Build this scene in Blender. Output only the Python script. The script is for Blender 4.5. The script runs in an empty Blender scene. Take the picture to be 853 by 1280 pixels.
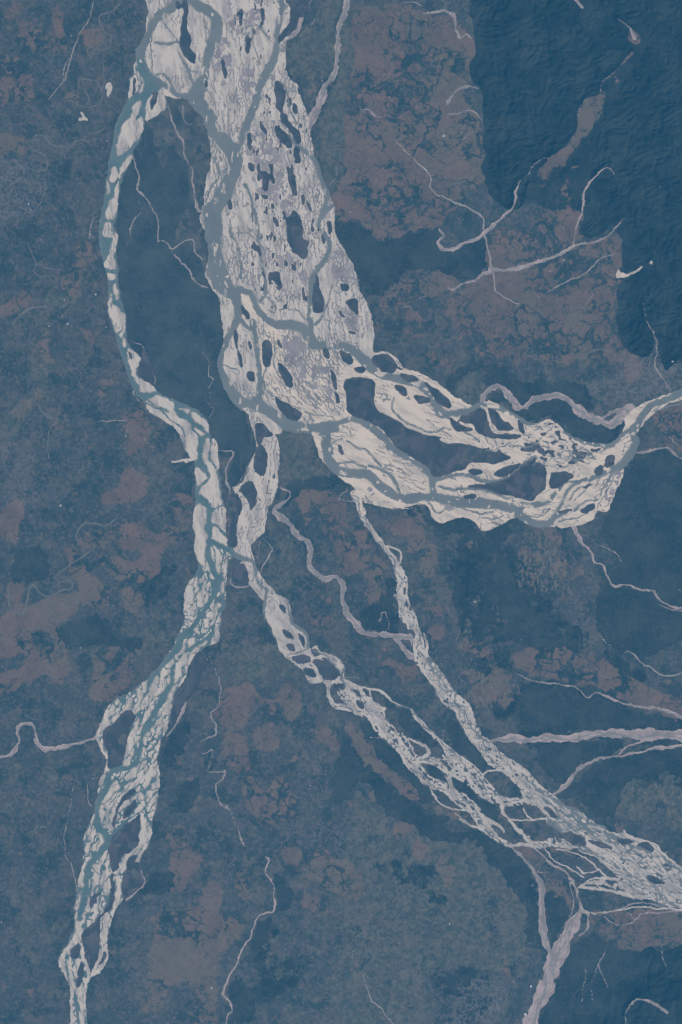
import bpy, math
import numpy as np

# ---------------------------------------------------------------- survey grid
KM = 0.08            # kilometres on the ground per survey unit
MARG = 48            # survey margin beyond the mapped rectangle
R = 2                # survey cells per unit
SW, SH = 853, 1280
GW, GH = (SW + 2 * MARG) * R, (SH + 2 * MARG) * R
rng = np.random.default_rng(11)

# map sheets: origin and units per sheet-unit
SHEET = {}
for k, ox, oy, w in (
    ('A', 100, 0, 200), ('B', 250, 0, 200), ('C', 100, 250, 200), ('D', 250, 250, 200), ('E', 380, 300, 200),
    ('F', 500, 400, 200), ('G', 653, 400, 200), ('H', 180, 500, 200), ('I', 320, 500, 200), ('J', 100, 750, 200),
    ('K', 0, 850, 200), ('L', 40, 980, 200), ('M', 280, 680, 200), ('N', 420, 750, 200), ('O', 560, 850, 200),
    ('P', 653, 850, 200), ('Q', 653, 980, 200), ('R', 653, 600, 200), ('S', 420, 980, 240), ('U', 200, 980, 240),
    ('V', 0, 560, 240), ('W', 0, 280, 200), ('X', 480, 600, 200), ('Y', 400, 0, 240), ('Z', 613, 0, 240),
    ('a', 440, 280, 210), ('b', 643, 280, 210), ('c', 230, 780, 220), ('d', 0, 0, 200), ('e', 0, 1000, 200), ('f', 420, 540, 220),
    ('_', 0, 0, 853)):
    SHEET[k] = (ox, oy, w / 853.0)


def pts(s):
    """'A 10,20 30,40,5 B ...' -> array of x, y, width in survey units"""
    out, sh = [], SHEET['_']
    for tok in s.split():
        if ',' not in tok:
            sh = SHEET[tok]
            continue
        v = [float(q) for q in tok.split(',')]
        w = (v[2] if len(v) > 2 else 0) * sh[2]
        out.append((v[0] * sh[2] + sh[0], v[1] * sh[2] + sh[1], w))
    return np.array(out, dtype=np.float64)


def smooth(p, closed, n=5):
    m = len(p)
    if m < 3:
        return p
    res = []
    rngi = range(m) if closed else range(m - 1)
    for i in rngi:
        if closed:
            a, b, c, d = p[(i - 1) % m], p[i], p[(i + 1) % m], p[(i + 2) % m]
        else:
            a, b, c, d = p[max(i - 1, 0)], p[i], p[i + 1], p[min(i + 2, m - 1)]
        for k in range(n):
            t = k / n
            q = 0.5 * ((2 * b) + (c - a) * t + (2 * a - 5 * b + 4 * c - d) * t * t + (3 * b - a - 3 * c + d) * t ** 3)
            res.append(q)
    if not closed:
        res.append(p[-1])
    return np.array(res)


def fill(mask, s, val=True, sm=True):
    p = pts(s) if isinstance(s, str) else s
    if sm:
        p = smooth(p, True, 4)
    x = (p[:, 0] + MARG) * R
    y = (p[:, 1] + MARG) * R
    x2, y2 = np.roll(x, -1), np.roll(y, -1)
    y0 = max(0, int(math.floor(y.min())))
    y1 = min(GH - 1, int(math.ceil(y.max())))
    for j in range(y0, y1 + 1):
        hit = (y <= j) != (y2 <= j)
        if not hit.any():
            continue
        xs = np.sort(x[hit] + (j - y[hit]) / (y2[hit] - y[hit]) * (x2[hit] - x[hit]))
        for k in range(0, len(xs) - 1, 2):
            a, b = max(0, int(math.ceil(xs[k]))), min(GW, int(math.floor(xs[k + 1])) + 1)
            if b > a:
                mask[j, a:b] = val


def stroke(mask, s, val=True, sm=True, minw=1.1, grow=1.0):
    p = pts(s) if isinstance(s, str) else s
    if sm:
        p = smooth(p, False, 4)
    x = (p[:, 0] + MARG) * R
    y = (p[:, 1] + MARG) * R
    r = np.maximum(p[:, 2] * grow, minw) * R * 0.5
    for i in range(len(p) - 1):
        rm = max(r[i], r[i + 1]) + 1
        xa, xb = int(max(0, min(x[i], x[i + 1]) - rm)), int(min(GW, max(x[i], x[i + 1]) + rm + 1))
        ya, yb = int(max(0, min(y[i], y[i + 1]) - rm)), int(min(GH, max(y[i], y[i + 1]) + rm + 1))
        if xb <= xa or yb <= ya:
            continue
        X, Y = np.arange(xa, xb)[None, :], np.arange(ya, yb)[:, None]
        dx, dy = x[i + 1] - x[i], y[i + 1] - y[i]
        L = dx * dx + dy * dy + 1e-9
        t = np.clip(((X - x[i]) * dx + (Y - y[i]) * dy) / L, 0, 1)
        d2 = (X - x[i] - t * dx) ** 2 + (Y - y[i] - t * dy) ** 2
        rr = r[i] + t * (r[i + 1] - r[i])
        mask[ya:yb, xa:xb][d2 <= rr * rr] = val


def vnoise(h, w, cell, seed):
    """smooth value noise in [-1,1], cell in grid cells"""
    g = np.random.default_rng(seed)
    gh, gw = int(h / cell) + 3, int(w / cell) + 3
    G = g.uniform(-1, 1, (gh, gw)).astype(np.float32)
    fy, fx = np.arange(h) / cell, np.arange(w) / cell
    iy, ix = fy.astype(int), fx.astype(int)
    ty, tx = (fy - iy), (fx - ix)
    ty, tx = (ty * ty * (3 - 2 * ty)).astype(np.float32)[:, None], (tx * tx * (3 - 2 * tx)).astype(np.float32)[None, :]
    rows = G[iy] * (1 - ty) + G[iy + 1] * ty
    return rows[:, ix] * (1 - tx) + rows[:, ix + 1] * tx


def fbm(h, w, cell, seed, octs=4, gain=0.5):
    out, amp, tot = np.zeros((h, w), np.float32), 1.0, 0.0
    for o in range(octs):
        if cell < 1.5:
            break
        out += amp * vnoise(h, w, cell, seed + 17 * o)
        tot += amp
        amp *= gain
        cell *= 0.5
    return out / tot


def blur(a, n=1):
    a = a.astype(np.float32)
    for _ in range(n):
        p = np.pad(a, 1, mode='edge')
        a = 0.25 * p[:-2, 1:-1] + 0.5 * p[1:-1, 1:-1] + 0.25 * p[2:, 1:-1]
        p = np.pad(a, 1, mode='edge')
        a = 0.25 * p[1:-1, :-2] + 0.5 * p[1:-1, 1:-1] + 0.25 * p[1:-1, 2:]
    return a


def box(a, r):
    """fast box blur of radius r cells, twice"""
    for _ in range(2):
        for ax in (0, 1):
            pw = [(0, 0), (0, 0)]
            pw[ax] = (r + 1, r)
            c = np.cumsum(np.pad(a.astype(np.float32), pw, mode='edge'), axis=ax, dtype=np.float64)
            n = a.shape[ax]
            a = ((np.take(c, np.arange(2 * r + 1, 2 * r + 1 + n), axis=ax) - np.take(c, np.arange(0, n), axis=ax)) / (2 * r + 1)).astype(np.float32)
    return a


def grow(m, n=1):
    for _ in range(n):
        p = np.pad(m, 1)
        m = p[1:-1, 1:-1] | p[:-2, 1:-1] | p[2:, 1:-1] | p[1:-1, :-2] | p[1:-1, 2:]
    return m


def braid(mask, line, L, W, gap, seed, jit=0.42, vary=0.6, warp=0.25):
    """cells of the river plait inside mask: True where a thread of the plait runs. line = flow line."""
    ys, xs = np.nonzero(mask)
    px, py = xs / R - MARG, ys / R - MARG
    c = smooth(pts(line), False, 4)
    seg = np.hypot(np.diff(c[:, 0]), np.diff(c[:, 1]))
    acc = np.concatenate([[0], np.cumsum(seg)])
    best = np.full(len(px), 1e9)
    S, T = np.zeros(len(px)), np.zeros(len(px))
    for i in range(len(c) - 1):
        dx, dy = c[i + 1, 0] - c[i, 0], c[i + 1, 1] - c[i, 1]
        l = max(seg[i], 1e-6)
        t = ((px - c[i, 0]) * dx + (py - c[i, 1]) * dy) / (l * l)
        tc = np.clip(t, 0 if i else -9, 1 if i < len(c) - 2 else 9)
        ex, ey = px - c[i, 0] - tc * dx, py - c[i, 1] - tc * dy
        d = ex * ex + ey * ey
        b = d < best
        best[b] = d[b]
        S[b] = acc[i] + tc[b] * l
        T[b] = ((px[b] - c[i, 0]) * dy - (py[b] - c[i, 1]) * dx) / l
    n1 = vnoise(GH, GW, 9 * R, seed + 1)[ys, xs] + 0.5 * vnoise(GH, GW, 4 * R, seed + 4)[ys, xs]
    n2 = vnoise(GH, GW, 9 * R, seed + 2)[ys, xs] + 0.5 * vnoise(GH, GW, 4 * R, seed + 5)[ys, xs]
    n3 = vnoise(GH, GW, 14 * R, seed + 3)[ys, xs]
    u, v = S / L + warp * n1, T / W + warp * n2
    iu, iv = np.floor(u).astype(int), np.floor(v).astype(int)
    tab = np.random.default_rng(seed).uniform(-jit, jit, (64, 64, 2))
    f1, f2 = np.full(len(u), 9.0), np.full(len(u), 9.0)
    p1, p2 = np.zeros((len(u), 2)), np.zeros((len(u), 2))
    for a in (-1, 0, 1):
        for b in (-1, 0, 1):
            j = tab[(iu + a) % 64, (iv + b) % 64]
            qx, qy = iu + a + 0.5 + j[:, 0] + 0.5 * ((iv + b) % 2), iv + b + 0.5 + j[:, 1]
            d = (qx - u) ** 2 + (qy - v) ** 2
            lt = d < f1
            md = (~lt) & (d < f2)
            f2 = np.where(lt, f1, np.where(md, d, f2))
            p2 = np.where(lt[:, None], p1, np.where(md[:, None], np.stack([qx, qy], 1), p2))
            f1 = np.where(lt, d, f1)
            p1 = np.where(lt[:, None], np.stack([qx, qy], 1), p1)
    n = p2 - p1
    ln = np.hypot(n[:, 0], n[:, 1]) + 1e-6
    e = (f2 - f1) / (2 * ln)
    real = e / np.sqrt((n[:, 0] / ln / L) ** 2 + (n[:, 1] / ln / W) ** 2)
    on = real < 0.5 * gap * (1 + vary * n3)
    out = np.zeros_like(mask)
    out[ys[on], xs[on]] = True
    return out

# ---------------------------------------------------------------- the survey
LAND, WATER, SAND, ISLE = 0, 1, 2, 3
cls = np.zeros((GH, GW), np.uint8)


def region(*polys):
    m = np.zeros((GH, GW), bool)
    for s in polys:
        fill(m, s)
    return m


# great braided bed and the eastern reach
BED = """A 365,-260 365,60 340,200 300,310 290,400 380,480 480,520 560,530 600,545 650,620 690,740 700,860 675,960 660,1080 640,1150
C 640,110 680,190 700,260 665,390 705,470 735,510 752,600 762,700 765,780 740,850 770,940 840,1070
D 190,1050 235,1120 330,1140 400,1190 450,1230 560,1225 I 150,170 290,172 335,280 380,355 470,430 520,460 570,540 640,560 720,580 850,572
F 0,1010 100,980 150,1000 180,1060 230,1080 340,1050 400,1080 430,1120 480,1120 560,1080 640,1050 720,1100 850,1098
G 60,1088 160,1095 240,1110 370,1070 400,1020 455,1020 490,940 530,850 550,770 600,690 600,620 640,560 700,505 770,455 853,425 1100,350
1100,250 853,365 700,420 600,470 545,520 548,560 500,650 450,668 330,655 260,625 200,560 140,530 70,550 10,545
F 700,555 620,510 530,452 480,430 440,440 390,462 340,430 280,400 220,350 120,290 0,250
E 500,690 530,690 500,640 440,605 375,600 375,500 360,400 330,330 290,250 270,150 215,60 150,0
D 780,280 728,190 720,60 B 690,1030 640,960 600,790 585,660 570,600 530,500 520,450 465,400 460,260 470,190 535,-200"""
bed = region(BED)
cls[bed] = SAND

# western arm: banks, filled with water; its bars follow
ARM = """A 400,420 330,290 300,320 285,380 262,440 258,520 212,620 188,700 165,800 150,900 128,1060 104,1180
C 105,100 100,200 115,300 140,380 150,450 148,560 165,650 195,740 225,850 265,960 300,1040 345,1078 360,1122 430,1160 490,1200 530,1240
H 150,135 190,170 200,220 240,290 270,330 275,450 275,560 262,650 275,760 270,800 290,880 262,950 225,1000 210,1130 220,1160 200,1230 185,1285
350,1285 405,1240 415,1130 435,1100 440,960 450,880 480,800 440,740 440,680 430,560 408,500 412,420 398,370 395,250 355,190 340,110 300,60
C 690,1220 650,1140 590,1100 500,1065 430,1030 400,1000 310,900 320,840 262,770 250,700 240,600 215,500 205,390 195,280 200,180 185,80 205,0
A 190,1230 185,1150 205,1090 215,1000 240,920 288,840 285,800 330,720 350,640 440,600 470,540"""
arm = region(ARM)
cls[arm] = WATER

LOW = """H 262,950 225,1000 210,1130 220,1160 200,1230 185,1290 J 560,80 540,170 520,190 500,240 470,290 440,330 380,400 350,430 300,465 270,490 200,520 150,570 110,660 95,720
K 525,330 548,360 570,420 560,480 530,540 525,620 515,690 470,770 450,840 445,960 420,1060 400,1180 395,1280
L 232,700 215,800 190,850 150,910 140,960 165,1000 190,1050 205,1110 205,1500 290,1500 290,1150 300,1080 320,1030 370,1000 405,920 400,850 430,710 470,640 500,590
575,470 575,400 610,340 645,260 640,200 660,130 685,0 J 425,990 425,900 415,850 430,760 460,700 480,640 495,560 520,480 570,410 580,350 640,270 700,240 740,220 745,170 755,60 775,0
H 435,1100 440,960 450,880 480,800 440,760 370,740 330,790 320,880"""
low = region(LOW)
cls[low] = SAND
lowline = "H 360,760 370,900 340,1080 300,1250 J 620,150 540,300 470,430 400,600 330,750 280,900 200,1010 130,1150 L 350,300 290,480 270,640 240,760 220,900 230,1100 250,1280"
bl = braid(low, lowline, 32, 9.5, 2.0, 5, vary=0.8)
bl2 = braid(low, lowline, 52, 16, 3.0, 25)
cls[bl | bl2] = WATER


def sand(*ss):
    for s in ss:
        m = np.zeros((GH, GW), bool)
        fill(m, s)
        cls[m] = SAND


def isle(*ss):
    for s in ss:
        m = np.zeros((GH, GW), bool)
        fill(m, s)
        cls[m] = ISLE


WS = 1.0


def water(*ss):
    for s in ss:
        m = np.zeros((GH, GW), bool)
        stroke(m, s, grow=WS)
        cls[m] = WATER


def bar(*ss):
    for s in ss:
        m = np.zeros((GH, GW), bool)
        stroke(m, s)
        cls[m] = SAND


# bars of the western arm
sand("A 315,385 345,430 350,500 300,500 275,530 262,520 268,440 300,390",
     "A 290,535 330,540 325,570 300,640 330,620 335,670 340,700 270,780 210,830 195,770 200,700 240,650 280,610",
     "A 385,500 420,470 450,500 455,560 430,600 370,640 352,640 355,550",
     "A 230,920 285,840 270,830 230,870 210,930 205,1000 205,1090 180,1160 145,1150 140,1130 185,1060 190,1000",
     "A 175,890 195,900 205,940 180,970 160,950", "A 150,960 160,1010 155,1040 143,1030",
     "C 205,0 185,85 140,92 150,40 165,0", "C 145,120 170,130 178,190 160,200 122,190 125,160", "C 185,180 202,190 195,245 170,240",
     "C 172,240 195,270 182,300 185,370 135,360 140,310 160,280", "C 150,395 190,395 185,425 155,425", "C 185,445 205,510 195,525 180,480",
     "C 150,560 163,500 168,520 160,560", "C 150,575 185,560 235,620 238,660 198,705 170,640", "C 225,700 240,660 246,680 225,730 210,720", "C 235,730 245,780 230,780",
     "C 255,790 320,840 310,890 295,900 310,950 330,950 400,1000 400,1020 335,1025 310,980 270,900",
     "C 385,1050 430,1045 490,1075 500,1115 470,1110 400,1070",
     "C 355,1065 400,1105 450,1130 520,1180 590,1230 630,1280 560,1285 490,1200 430,1165 365,1125",
     "C 530,1110 590,1120 560,1145 530,1140", "C 600,1130 640,1150 680,1210 690,1240 650,1200 610,1170", "C 615,1215 650,1210 670,1240 650,1255 620,1235",
     "H 10,0 120,0 160,40 180,90 240,110 250,150 290,200 290,260 270,325 240,290 190,170 60,80", "H 270,80 330,110 345,150 330,140 290,110",
     "H 275,145 320,160 325,185 290,180", "H 345,205 358,220 340,290 350,330 395,390 380,440 310,340 315,310 325,230", "H 368,205 395,250 398,370 370,330 358,270",
     "H 275,370 300,370 335,410 320,440 285,455", "H 345,400 380,410 410,440 405,500 415,560 360,570 340,530 290,490 300,470 340,440",
     "H 280,560 330,560 340,600 325,660 320,690 340,730 325,790 320,880 290,860 270,790 275,740 262,650",
     "H 360,600 430,570 440,680 430,700 390,660 365,650", "H 370,670 440,740 475,790 420,770 365,740")
bar("H 225,325,20 280,310,16 150,335,9")
isle("A 292,402 305,420 290,500 278,490", "A 390,470 420,480 402,560 375,590 378,530", "C 258,800 285,830 280,852 262,830",
     "C 345,790 400,950 370,975 312,940 312,890 325,840")
water("H 0,10,9 60,45,11 110,70,9 150,110,9 200,150,9 220,190,9", "C 350,1060,14 410,1100,12 470,1130,12", "A 330,440,12 300,500,16")

# threads and channels of the great bed
WS = 0.86
water("A 575,-300,60 530,-20,60 460,60,60 400,110,55 360,200,45 325,290,62 345,370,55 370,420,80 410,450,80", "A 370,430,60 350,500,60 290,530,50 250,590,50 210,660,40 190,760,40",
      "A 520,-260,40 560,-20,40 590,10,40 650,40,70 720,90,70 725,180,80 690,270,60 670,350,50 660,420,60 630,480,100 620,530,100 680,610,80 720,700,90 790,780,90 830,860,90 800,960,95 760,1050,110 720,1130,85 715,1210,95 D 70,190,110",
      "D 60,60,110 80,190,110 85,300,100 100,400,130 135,460,110 195,520,70 203,600,50 195,650,50 150,740,42 115,830,36 122,930,42 200,1060,75 290,1110,85 400,1160,82 470,1200,80 600,1215,75 720,1215,60",
      "I 0,20,90 80,80,90 160,130,74 270,140,55 370,180,62 380,250,70 390,310,70 430,370,60 500,390,60 600,400,60 680,470,60 760,520,55 850,530,52",
      "F 0,950,55 100,945,55 180,945,55 300,970,70 420,975,70 540,990,58 620,1010,70 650,1050,50 730,1090,40 800,1080,40 850,1020,40",
      "A 600,512,45 540,512,32 490,490,30 450,450,40", "A 395,402,16 440,395,18 480,430,22 500,480,25 520,505,28", "A 405,225,20 460,235,22 520,220,16",
      "A 430,105,8 470,150,8 500,190,8 530,230,10", "A 530,280,14 560,340,18 590,410,20 610,450,30", "A 385,180,12 380,260,10 385,330,10 388,400,12", "A 660,90,14 670,160,10 675,230,12", "A 570,350,9 600,385,9 650,380,8",
      "D 130,460,70 240,485,45 280,510,36 300,570,38 340,620,35 400,660,50 470,665,60 540,680,66 590,730,66 620,770,50 700,780,48 780,780,50 850,820,60",
      "E 40,560,50 120,560,46 200,570,50 280,600,60 330,650,70 400,705,66 500,740,50 600,770,48 670,820,48 700,890,40 740,930,50 850,920,40",
      "F 130,340,30 170,400,38 220,490,50 300,500,50 380,480,40 440,450,30 530,470,32 600,510,36 680,550,26 750,575,20",
      "B 410,-240,40 440,0,30 430,90,36 410,180,36 410,230,40 400,290,45 370,370,55 320,450,50 300,540,50 260,640,55 225,730,50 195,800,55",
      "B 425,640,14 470,690,22 490,750,22 530,790,28 590,830,30 620,880,28 645,960,32 680,1050,36 650,1130,30 630,1200,28",
      "D 700,30,30 655,90,30 650,150,30 690,230,28 680,300,32 640,350,38 605,400,30 590,480,34 590,600,34 590,690,42 600,740,42",
      "B 240,980,18 270,1050,18 290,1130,24 305,1200,26 310,1280,24", "D 300,100,24 315,200,18 325,320,16 352,440,22 350,500,24 322,540,28",
      "D 285,650,42 300,760,34 310,850,30 320,950,34 320,1040,50 310,1090,42", "D 220,640,26 270,690,28",
      "E 130,-20,24 140,60,24 75,170,18 45,300,26 30,420,34 20,520,48", "E 150,240,10 130,330,12 100,400,18 65,450,24", "E 290,215,8 200,280,8 160,270,8",
      "E 0,1000,62 100,985,36 200,970,36 260,950,44 340,985,48 420,1050,44 480,1120,44 560,1160,40 640,1220,40 690,1270,40",
      "F 0,715,40 100,760,44 160,830,38 180,900,44 180,940,50", "F 190,850,26 280,830,28 350,822,22 420,850,28 520,860,22 600,820,18 680,750,13 730,720,13", "F 200,880,14 270,905,20 340,900,16 420,905,18 520,930,14 580,960,20",
      "E 150,1090,8 210,1060,9 290,1110,14 330,1120,12 400,1190,20 470,1230,12", "E 180,1190,16 260,1190,16 330,1215,18", "I 600,350,18 670,370,20 740,430,26 770,500,18",
      "E 480,840,9 470,900,14 530,960,16 600,1000,14 690,1025,12 750,1000,14",
      "G 1100,300,90 860,385,55 780,420,42 700,450,48 650,500,44 610,560,48 590,600,40 602,650,48 570,720,58 520,780,48 440,815,38 380,840,28 320,860,22 250,900,22 210,980,24 170,1060,40 130,1085,46 60,1075,34 0,1040,40",
      "G 590,570,28 540,610,28 490,660,32 440,672,28 380,662,24 300,640,18 250,615,14 200,570,12", "G 320,860,16 230,870,18 190,910,24 140,970,28 80,985,38 0,990,40", "G 380,840,14 340,900,12 280,960,10",
      "G 180,1060,10 230,1030,14 290,1005,18 330,970,12 400,955,16 430,900,12 480,830,16", "G 400,1000,8 440,930,9 470,880,8 500,820,8", "G 250,960,10 300,900,12 370,880,10", "G 30,1040,10 90,1050,10 150,1010,12", "G 200,1070,9 280,1060,9 350,1030,9",
      "G 700,490,10 760,470,12 853,440,14", "F 240,510,14 290,560,12 350,600,14 430,650,12", "F 480,470,6 470,530,6 500,580,6", "F 280,990,8 350,1010,10 420,1030,12 500,1020,14", "F 420,1050,8 500,1060,8 560,1040,8", "F 150,970,14 200,1030,14 260,1000,10",
      "D 130,880,8 170,895,8 210,910,8 200,930,6 160,905,6", "D 560,1130,10 620,1150,8 700,1150,9 720,1170,9", "D 350,900,8 340,960,10 360,1020,10 420,1060,12", "D 480,1000,7 450,960,7 410,920,8 390,860,9 400,790,9 390,730,9",
      "B 60,750,14 110,820,10", "D 640,790,12 640,860,14 620,920,12", "B 80,840,22 100,930,24 60,1000,14 30,1080,12", "B 100,930,10 140,900,8",
      "D 160,110,14 170,190,20 200,240,18 215,330,16 220,420,18", "D 190,180,9 250,175,10 280,190,10", "D 360,520,12 395,560,10 400,600,12 370,590,12", "D 420,590,9 470,580,9 530,600,9 560,640,10",
      "D 660,640,10 690,650,9 690,720,9", "B 320,330,10 280,200,9 300,130,12 370,210,14", "B 20,470,8 70,520,8 90,650,8", "B 410,430,12 460,470,12 470,540,10 490,610,12 530,680,10")

WS = 1.0
# ground that stands above the floods: islands
isle("A 545,-60 575,0 580,100 575,160 600,200 590,250 625,300 610,350 560,300 530,230 540,130 550,60", "A 515,0 540,20 535,55 515,40",
     "B 400,420 440,460 455,500 445,590 420,595 400,540 395,470", "B 425,612 465,607 475,650 530,700 545,760 512,768 482,710 440,660", "B 400,670 440,690 478,735 490,780 470,790 430,750 400,720",
     "B 500,780 530,790 540,870 520,870 495,830", "B 470,860 485,900 500,920 520,1000 520,1050 490,1030 470,960 462,900", "B 255,860 290,880 292,910 272,920 255,900", "B 308,870 325,890 327,950 310,940",
     "B 238,190 260,190 267,270 250,298 238,250", "B 213,50 231,60 226,135 210,132", "B 318,40 347,50 342,105 320,92", "B 310,630 340,660 365,700 345,712 315,670", "B 370,870 390,900 402,980 386,992 375,940",
     "B 335,910 365,920 370,1000 340,1020 325,960", "B 325,1030 367,1043 360,1066 330,1062", "B 375,1078 400,1085 396,1117 378,1112", "B 538,1030 560,1048 562,1092 545,1092", "B 388,1150 415,1165 422,1212 402,1208",
     "B 490,548 520,560 522,602 497,602", "B 150,1068 167,1080 162,1124 150,1112", "B 250,708 277,715 277,792 265,802 250,760", "B 575,-10 560,80 530,90 520,120 500,165 470,190 440,215 418,232 414,190 440,160 470,120 478,50 462,-10",
     "B 570,1060 590,1080 600,1140 585,1130", "B 20,420 45,430 45,460 28,470", "B 110,310 135,330 150,390 150,425 125,400",
     "D 500,50 470,100 458,170 465,230 490,270 540,312 567,312 577,270 560,230 555,180 550,120 530,80", "D 278,210 300,225 325,270 324,302 300,280 280,240", "D 362,384 400,376 425,384 430,420 440,460 430,492 400,462 370,440",
     "D 320,360 345,395 350,422 325,392", "D 620,393 635,400 640,470 662,520 664,592 610,602 597,560 600,490 614,440", "D 390,88 411,90 422,130 411,148 395,122", "D 148,0 170,10 167,62 150,52",
     "E 222,318 275,310 295,335 290,400 255,385 230,350", "E 190,230 240,235 245,275 205,275", "E 165,335 215,400 222,425 190,395", "E 235,480 275,490 280,503 250,500",
     "D 218,560 240,568 267,610 264,637 240,627 220,592", "D 190,690 206,710 202,790 226,840 232,892 210,882 195,800 178,770 180,720", "D 252,918 292,918 292,972 255,962", "D 340,758 365,738 387,780 377,870 352,897 330,860 328,800",
     "D 408,868 430,868 482,920 502,970 490,1002 460,992 430,930", "D 398,1048 440,1068 540,1128 548,1150 510,1178 440,1142", "E 182,590 240,600 272,645 255,665 215,650", "D 658,788 690,808 692,852 665,842", "E 265,690 310,672 330,685 325,705 290,712",
     "D 713,1018 742,1040 747,1085 725,1085", "D 698,898 730,930 737,1010 715,1002 695,940", "D 412,728 437,780 432,800 412,772", "D 255,748 277,760 277,802 258,792", "D 683,108 707,125 702,182 680,180", "D 558,213 582,230 572,252 555,242",
     "D 128,430 150,455 150,468 130,450", "E 178,1085 205,1100 215,1140 195,1148 182,1120",
     "E 222,740 370,745 385,830 385,890 450,930 520,970 570,1010 660,1035 740,1050 F 210,640 250,655 370,660 430,680 520,700 580,720 600,740 500,770 430,763 380,763 330,798 190,838 150,790 60,730 0,690 E 600,1180 500,1110 450,1050 400,1000 320,960 235,922 222,830",
     "F 590,830 650,782 700,752 780,785 785,880 720,950 690,965 600,945 520,925 440,900 350,890 420,870 500,865", "F 375,490 445,465 468,520 498,590 580,602 660,622 560,640 450,622 400,580 370,520", "F 465,465 510,480 550,530 610,550 613,585 540,592 505,570 482,530",
     "F 130,330 180,355 230,395 282,450 262,470 210,452 170,400", "F 75,405 150,410 155,440 110,446 80,430", "F 258,520 300,525 360,562 388,592 310,597 280,570", "F 312,515 360,510 385,553 342,548", "F 500,820 560,780 652,765 592,820 540,840",
     "F 358,800 400,788 442,810 400,832", "F 640,690 720,640 760,650 740,690 680,705", "F 622,530 660,560 665,612 627,590", "F 330,935 400,925 412,950 350,957", "E 358,640 378,610 440,610 490,650 502,692 450,712 400,692", "E 505,715 560,713 612,735 612,752 550,752",
     "E 480,768 540,788 552,832 520,827", "E 583,828 620,830 667,850 662,872 610,862", "G 145,830 200,805 272,820 262,850 200,890 145,902", "G 385,790 420,768 430,798 420,822 390,827", "G 440,728 492,723 492,770 440,792",
     "G 190,1020 260,1000 267,1020 200,1032", "G 308,1010 382,975 382,1005 330,1032", "G 308,900 372,863 352,892", "G 240,760 330,708 342,740 280,767", "G 402,930 416,938 410,950 400,945", "F 0,340 40,370 35,400 0,400")
bar("D 500,110,5 520,160,6 555,190,5", "D 480,150,4 510,190,5 550,215,4", "D 360,400,4 400,445,6 440,490,5", "E 385,830,8 388,890,8 450,930,10 520,965,10", "E 405,835,4 425,900,5", "E 380,605,10 440,603,10 490,635,12 520,680,12",
    "F 460,470,6 470,530,8 500,590,10 540,600,8 610,590,9", "F 550,530,8 570,550,6", "F 280,520,8 320,550,9 380,570,8 400,600,10", "F 790,890,14 800,815,14 830,800,10", "G 430,770,6 440,800,6 430,760,6 490,750,9",
    "F 620,540,8 625,590,8 590,545,8", "F 470,455,14 520,462,16", "F 570,500,24 605,530,26", "F 620,985,12 700,998,14", "F 570,965,14 620,972,12")
# scrubby plait of the eastern reach
plait = region("F 690,560 840,535 G 140,530 200,560 260,625 330,660 420,672 440,700 330,790 270,800 170,790 60,780 0,770 F 700,740 640,690 520,700 430,690 560,650 680,630")
pl = "F 600,690 750,640 G 100,640 300,720 450,720"
cell = ~braid(plait, pl, 11, 4.6, 2.0, 41, vary=0.7) & plait
cls[cell & (vnoise(GH, GW, 9 * R, 77) > -0.25)] = ISLE
thr = braid(plait, pl, 24, 9, 1.5, 42) & plait
cls[thr] = WATER

# southern islands of the western arm
isle("L 590,152 575,260 560,350 480,390 465,450 432,470 425,430 405,350 410,302 480,232 580,158", "L 435,480 442,600 430,660 370,710 365,830 355,930 320,1000 300,980 265,830 270,790 330,730 390,660 420,580 416,490",
     "K 700,160 722,200 690,270 670,380 640,470 577,470 572,380 547,330 550,270 600,230 660,170", "L 510,440 570,410 578,470 598,520 560,570 500,610 480,590 485,500", "L 510,400 560,375 555,400 520,440 505,445",
     "L 495,140 550,80 555,130 500,185 480,190", "L 435,180 470,90 540,20 560,60 500,90 460,150 445,220 432,225", "L 310,610 365,570 370,580 320,650 305,655", "L 225,870 255,850 250,920 215,930 205,900", "L 245,960 262,940 282,1010 250,1080 235,1060", "L 365,920 392,890 395,930 360,970 350,965",
     "L 380,740 410,700 405,720 385,780", "J 500,670 560,540 620,470 680,330 640,270 600,330 580,420 520,500 490,570 480,640")
WS = 0.85
water("J 600,170,36 540,200,44 520,260,46 440,350,36 380,420,36 360,490,24", "J 490,370,26 490,450,30 440,540,38 400,600,32 340,700,28 325,800,24 290,880,34 170,910,30 150,990,36 100,1080,38 100,1180,36 145,1275,40",
      "J 700,180,20 640,230,28 570,270,26", "L 350,150,32 350,230,42 410,290,38 380,350,40 300,440,40 290,540,40 270,660,48 255,720,16 205,830,18 180,920,16 190,1010,12 220,1080,16 240,1150,20 250,1300,20", "L 410,290,16 500,200,12 575,155,10",
      "L 520,80,10 590,40,10 610,150,12 640,230,14", "L 470,250,6 440,300,8",
      "H 350,560,38 345,640,40 350,720,44 345,820,38 370,900,38 400,980,44 330,1110,36 280,1180,32 230,1250,40", "H 300,460,22 290,520,32 340,560,36", "H 300,210,38 300,300,30 340,390,22 345,420,18 300,460,20", "H 170,50,32 220,80,36 270,130,36 340,180,16 360,230,12 350,300,13 400,400,16 410,520,10", "H 360,590,12 420,560,10",
      "H 370,760,36 440,790,34 500,840,30")
WS = 1.0
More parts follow.
